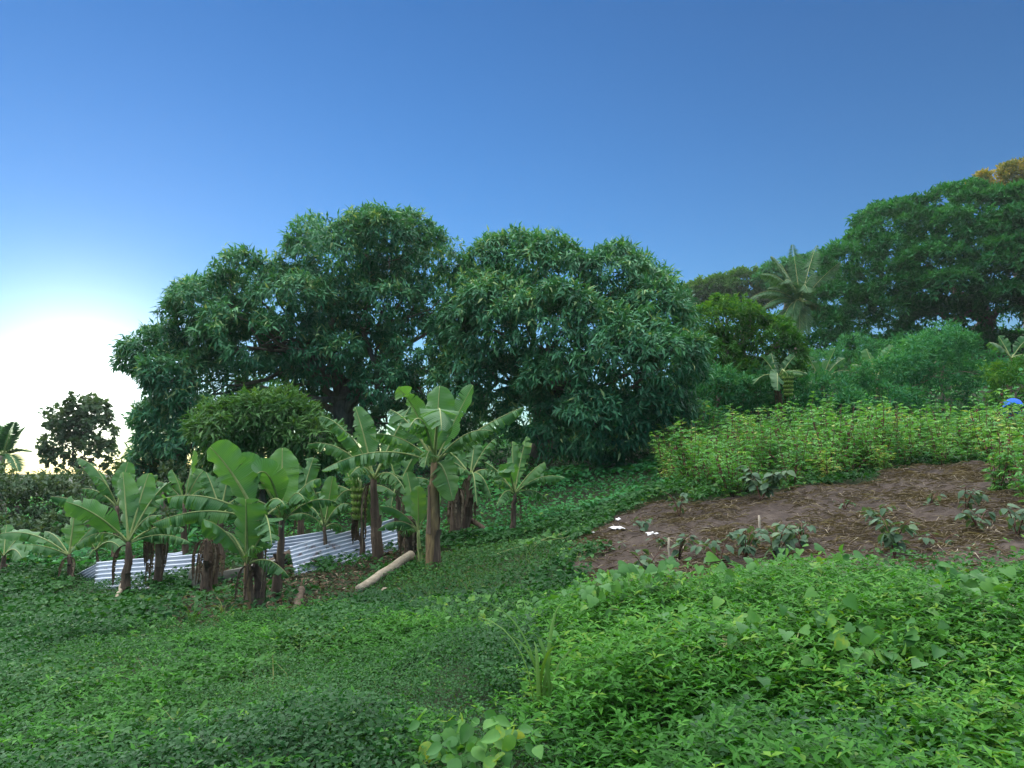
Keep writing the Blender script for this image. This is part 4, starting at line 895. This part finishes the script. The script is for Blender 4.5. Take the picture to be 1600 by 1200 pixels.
def build_cover():
    # sprigs of a lance-leaved herb in the foreground
    x, y = sample_frame(58000, 2.7, 9.5); z, px, py, bed, crop, lit = zones(x, y)
    m = sstep(560, 900, px+(vnoise(x, y, .7, 31)-.5)*350)
    keep = ~bed & ~crop & (R.random(len(x)) < np.maximum(m, 0.30*sstep(.45, .75, vnoise(x, y, 1.6, 33))+.05)*sstep(11, 7.5, y)) & (py > 850)
    straw = np.hypot(x-pg(1590,1000)[0], y-pg(1590,1000)[1]) < 0.55
    keep &= ~straw
    x, y, z, px, py = x[keep], y[keep], z[keep], px[keep], py[keep]; n = len(x); H = mound(px, py, x, y)*R.uniform(.65, 1.15, n)+sstep(800, 560, px)*R.uniform(.02, .14, n)
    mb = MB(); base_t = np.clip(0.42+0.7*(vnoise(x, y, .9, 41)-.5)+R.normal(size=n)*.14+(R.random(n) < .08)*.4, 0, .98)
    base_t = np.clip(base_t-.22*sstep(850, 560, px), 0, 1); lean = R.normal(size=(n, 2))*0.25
    for lev, (f, cnt) in enumerate([(1.0, 4), (.82, 3), (.62, 2)]):
        a0 = R.uniform(0, 6.28, n)
        for k in range(cnt):
            a = a0+k*6.28/cnt+R.normal(size=n)*.3
            P = np.stack([x+lean[:, 0]*H*f, y+lean[:, 1]*H*f, z+H*f], -1)
            A = np.stack([np.cos(a), np.sin(a), R.uniform(-.5, .75, n)+(0.25 if lev == 0 else 0)], -1)
            sz = R.uniform(.038, .088, n)*(0.8 if lev == 0 else 1.05)
            N = np.array([0, -.15, 1.0])+R.normal(size=(n, 3))*.25
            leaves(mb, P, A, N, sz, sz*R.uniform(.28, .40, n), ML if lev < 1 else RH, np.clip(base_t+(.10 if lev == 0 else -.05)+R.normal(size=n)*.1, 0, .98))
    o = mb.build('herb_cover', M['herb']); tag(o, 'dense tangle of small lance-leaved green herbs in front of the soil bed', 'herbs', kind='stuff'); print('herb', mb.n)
    # creepers on the left and across the slope
    near_mb = MB(); far_mb = MB()
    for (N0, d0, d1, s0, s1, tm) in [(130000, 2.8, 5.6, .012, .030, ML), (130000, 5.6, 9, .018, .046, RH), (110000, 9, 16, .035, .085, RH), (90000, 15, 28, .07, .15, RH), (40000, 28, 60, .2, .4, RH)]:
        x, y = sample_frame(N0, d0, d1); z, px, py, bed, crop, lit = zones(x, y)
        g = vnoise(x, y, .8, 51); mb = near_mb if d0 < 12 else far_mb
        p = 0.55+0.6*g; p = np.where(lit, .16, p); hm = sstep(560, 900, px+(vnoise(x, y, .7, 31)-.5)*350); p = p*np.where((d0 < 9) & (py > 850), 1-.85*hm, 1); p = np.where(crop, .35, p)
        keep = ~bed & (R.random(len(x)) < p)
        x, y, z, px, py = x[keep], y[keep], z[keep], px[keep], py[keep]; n = len(x)
        big = vnoise(x, y, .55, 52) > .56
        H = (0.03+0.22*vnoise(x, y, 1.0, 53)**1.5+0.05*vnoise(x, y, 3.5, 56)+0.5*mound(px, py, x, y)*(d0 < 9))*R.uniform(.35, 1.1, n)+np.where(big, .06, 0)
        a = R.uniform(0, 6.28, n); A = np.stack([np.cos(a), np.sin(a), R.uniform(-.8, .6, n)], -1)
        sz = R.uniform(s0, s1, n)*np.where(big, 1.6, .9)
        t = np.clip(.42+.75*(vnoise(x, y, .6, 54)-.5)+.35*(vnoise(x, y, 2.2, 55)-.5)+R.normal(size=n)*.15, 0, 1); t = np.where(R.random(n) < .01, 1.0, t)
        leaves(mb, np.stack([x, y, z+H], -1), A, np.array([0, -.25, 1.0])+R.normal(size=(n, 3))*.45, sz, sz*R.uniform(.42, .72, n), tm, t)
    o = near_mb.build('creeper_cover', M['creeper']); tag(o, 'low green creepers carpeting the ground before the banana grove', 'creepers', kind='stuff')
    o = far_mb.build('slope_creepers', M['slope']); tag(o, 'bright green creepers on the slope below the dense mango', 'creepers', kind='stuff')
    # short grass
    mb = MB(); x, y = sample_frame(150000, 2.9, 17); z, px, py, bed, crop, lit = zones(x, y)
    strip = np.exp(-((px-(560+(950-py)*1.2))/260.0)**2)*(py < 1130)+sstep(1110, 1190, py)*sstep(1000, 700, px)+.10*vnoise(x, y, .7, 61)
    keep = ~bed & ~lit & (R.random(len(x)) < np.clip(strip, 0.06, 1)); x, y, z = x[keep], y[keep], z[keep]; n = len(x)
    a = R.uniform(0, 6.28, n); A = np.stack([np.cos(a)*.7, np.sin(a)*.7, R.uniform(.4, 1.3, n)], -1)
    leaves(mb, np.stack([x, y, z-.01], -1), A, np.stack([np.cos(a), np.sin(a), -0.3*np.ones(n)], -1)*-1+R.normal(size=(n, 3))*.2, R.uniform(.05, .14, n), R.uniform(.006, .012, n), T_long(.25, .02), np.clip(.5+R.normal(size=n)*.2, 0, 1))
    x, y = sample_frame(2600, 3.0, 12); z, px, py, bed, crop, lit = zones(x, y); k = ~bed & (px < 900); x, y, z = x[k], y[k], z[k]; n = len(x); a = R.uniform(0, 6.28, n)
    leaves(mb, np.stack([x, y, z], -1), np.stack([np.cos(a)*.6, np.sin(a)*.6, R.uniform(.5, 1.6, n)], -1), -np.stack([np.cos(a), np.sin(a), -0.3*np.ones(n)], -1), R.uniform(.14, .34, n), R.uniform(.006, .012, n), T_long(.35, .02), np.clip(.6+R.normal(size=n)*.3, 0, 1))
    o = mb.build('grass', M['grass']); tag(o, 'short grass along the open strip below the grove', 'grass', kind='stuff')
    # dead leaves
    mb = MB(); L2 = np.array(LITTER); n = 9000; x = R.uniform(L2[:, 0].min()-1, L2[:, 0].max()+1, n); y = R.uniform(L2[:, 1].min()-1, L2[:, 1].max()+1, n)
    z, px, py, bed, crop, lit = zones(x, y); keep = lit | (R.random(n) < .06); x, y, z = x[keep], y[keep], z[keep]; n = len(x); a = R.uniform(0, 6.28, n)
    leaves(mb, np.stack([x, y, z+R.uniform(0, .07, n)], -1), np.stack([np.cos(a), np.sin(a), R.normal(size=n)*.25], -1), np.array([0, 0, 1.0])+R.normal(size=(n, 3))*.35, R.uniform(.05, .22, n), R.uniform(.02, .06, n), ML, np.clip(R.normal(.4, .25, n), 0, 1))
    o = mb.build('leaf_litter', M['litter']); tag(o, 'brown dead leaf litter around the banana stems', 'leaf litter', kind='stuff')
    # straw mulch on the bed
    mb = MB(); B = np.array(BED); n = 42000; x = R.uniform(B[:, 0].min(), B[:, 0].max(), n); y = R.uniform(B[:, 1].min(), B[:, 1].max(), n)
    z, px, py, bed, crop, lit = zones(x, y); dn = vnoise(x, y, 1.0, 71)*vnoise(x, y, 2.6, 72)*2.2+.6*sstep(890, 915, py)*(px > 1280)
    keep = bed & (R.random(n) < np.clip(dn-.05, .04, 1)); x, y, z = x[keep], y[keep], z[keep]; n = len(x); a = R.normal(size=n)*.9+(R.random(n) < .5)*np.pi
    leaves(mb, np.stack([x, y, z+.062+clods(x, y)+R.uniform(0, .04, n)], -1), np.stack([np.cos(a), np.sin(a), R.normal(size=n)*.10], -1), np.array([0, 0, 1.0])+R.normal(size=(n, 3))*.3, R.uniform(.06, .30, n), R.uniform(.004, .011, n), ML, np.clip(R.normal(.45, .22, n), 0, 1))
    c = pg(1590,1000); n = 1600; q = R.normal(size=(n, 2))*.28; x = c[0]+q[:, 0]; y = c[1]+q[:, 1]; z = ground(x, y)+np.exp(-(q**2).sum(1)/.08)*.22*R.random(n)+.03; a = R.uniform(0, 6.28, n)
    leaves(mb, np.stack([x, y, z], -1), np.stack([np.cos(a), np.sin(a), R.normal(size=n)*.3], -1), np.array([0, 0, 1.0])+R.normal(size=(n, 3))*.4, R.uniform(.10, .35, n), R.uniform(.006, .014, n), T_long(.35, .03), np.clip(R.normal(.65, .2, n), 0, 1))
    o = mb.build('straw_mulch', M['straw']); tag(o, 'pale straw and dry stalks strewn over the soil bed', 'straw', kind='stuff')
build_cover()

# heart-leaved vines: every leaf a part
def vine(label, px, py, rx, n, size, up=0.0, me=heart_me):
    c = pg(px, py); t = thing('creeping_vine', label, 'vine', c, 'heart-leaved vines on the herbs'); rr = np.random.default_rng(int(px+py*3)); st = MB()
    r = rx*c[1]/F
    for k in range(5):
        a = rr.uniform(0, 6.28); q = c[:2]+np.outer(np.linspace(0, 1, 9), [math.cos(a)*r*1.1, math.sin(a)*r*.9])+rr.normal(size=(9, 2))*r*.08
        z = ground(q[:, 0], q[:, 1]); zp = np.stack([q[:, 0], q[:, 1], z], -1); h = mound(*proj(zp), q[:, 0], q[:, 1])*.9
        p = np.stack([q[:, 0], q[:, 1], z+h], -1); p[0] = c; st.tube(p, .004, 4, .6, cap=False)
    st.build('runner', M['midrib'], t)
    for k in range(n):
        q = c[:2]+rr.normal(size=2)*r*np.array([.55, .5]); z = gz(*q); ppx, ppy = proj(np.array([q[0], q[1], z])); h = float(mound(ppx, ppy, q[0], q[1]))
        a = rr.uniform(0, 6.28); ax = np.array([math.cos(a), math.sin(a)-.25, rr.uniform(-1.1, .1)])
        leaf_obj(t, me[rr.integers(len(me))], (q[0], q[1], z+h*rr.uniform(.85, 1.2)+.02+up*rr.random()), ax, np.array([0, -.75, 1.0])+rr.normal(size=3)*.3, size*rr.uniform(.65, 1.3))
for (lb, px, py, rx, n, s, up, me) in [
    ('heart-leaved vine on the herbs below the pale fallen stem', 690,975,85,90,.085,.06,heart_me),
    ('yellow-green heart-leaved vine spreading before the soil bed corner', 870,985,95,110,.095,.08,heart_me),
    ('heart-leaved vine climbing the herb mound in front of the slim stake', 985,1035,95,100,.10,.08,heart_me),
    ('glossy heart-leaved vine topping the mound below the short stake', 1250,985,90,55,.10,.08,heart_me),
    ('vine with large pale heart leaves hanging down the herb tangle', 1400,1140,80,34,.105,.05,heart_me),
    ('dark big-leaved vine at the straw-heaped end of the mound', 1530,1060,60,26,.12,.05,heart_me),
    ('sparse heart-leaved vine in the middle of the lance-leaved herbs', 1160,1130,90,26,.09,.06,heart_me),
    ('vine with upward pale leaves on the shaded creeper slope', 335,1075,60,22,.085,.05,heart_me),
    ('big-leaved vine patch lower on the shaded creeper slope', 250,1150,70,22,.08,.04,heart_me),
    ('vine tangle by the leaf litter edge, below the peeling banana', 180,1000,90,40,.09,.05,heart_me),
    ('vine patch on the open slope under the small lone banana', 830,860,60,40,.10,.05,heart_me),
    ('vine patch beside the white plastic bag', 900,880,40,30,.09,.05,heart_me),
    ('broad-leaved bean clump rising from the short grass', 735,1235,62,52,.105,.16,bean_me)]:
    vine(lb, px, py, rx*1.15, int(n*1.5), s*.8, up, me)
# strap-leaved grasses
def strap(label, px, py, n, L0, wd, seed, tn):
    c = pg(px, py); t = thing('tall_grass_tuft', label, 'grass', c, 'tall grass tufts'); rr = np.random.default_rng(seed)
    for k in range(n):
        a = rr.uniform(0, 6.28); L_ = L0*rr.uniform(.7, 1.2); b0 = c+np.array([rr.normal()*.03, rr.normal()*.03, 0]); e = b0+np.array([math.cos(a)*L_*.45, math.sin(a)*L_*.35, L_*rr.uniform(.55, .95)])
        p = bez(b0, b0+np.array([0, 0, L_*.8]), e, np.linspace(0, 1, 9)); T = unit(np.gradient(p, axis=0)); S = unit(np.cross(T, np.array([math.cos(a), math.sin(a), .3])))
        w = wd*np.array([.6, .9, 1, 1, .95, .85, .65, .4, .03])[:, None]; V = np.stack([p+S*w, p-T*0+np.cross(S, T)*-.006, p-S*w], 1).reshape(-1, 3)
        Q = [(i*3+j, i*3+j+1, (i+1)*3+j+1, (i+1)*3+j) for i in range(8) for j in range(2)]
        mb = MB(); mb.add(V, Q, tn+rr.normal()*.08, np.repeat(np.linspace(0, 1, 9), 3)); mb.build('blade', M['grass'], t)
strap('broad-bladed grass tuft standing on the mound below the short stake', 1190,975,14,.62,.020,1,.75)
strap('slender tall grass tuft leaning over the herbs before the fallen stem', 845,1150,9,.75,.012,2,.75)
strap('small grass tuft between the banana grove and the litter', 300,985,12,.35,.008,3,.6)
strap('dry grass tuft at the foot of the peeling banana', 350,975,10,.35,.007,4,.95)
# ------------------------------------------------------------------ evening haze
def haze():
    x0, x1, y0, y1, z0, z1 = -160, 150, -40, 150, -12, 34
    V = [(x, y, z) for x in (x0, x1) for y in (y0, y1) for z in (z0, z1)]
    Q = [(0, 1, 3, 2), (4, 6, 7, 5), (0, 4, 5, 1), (2, 3, 7, 6), (0, 2, 6, 4), (1, 5, 7, 3)]
    mb = MB(); mb.add(np.array(V, float), Q); m, t, o = mat_new('haze')
    v = t.nodes.new('ShaderNodeVolumePrincipled'); v.inputs['Color'].default_value = (0.86, 0.93, 1.0, 1); v.inputs['Density'].default_value = 0.00028; v.inputs['Anisotropy'].default_value = 0.45
    t.links.new(v.outputs[0], o.inputs['Volume'])
    h = mb.build('haze', m, smooth=False); h['kind'] = 'stuff'; h['label'] = 'thin pale evening haze filling the air over the slope'; h['category'] = 'haze'
haze()
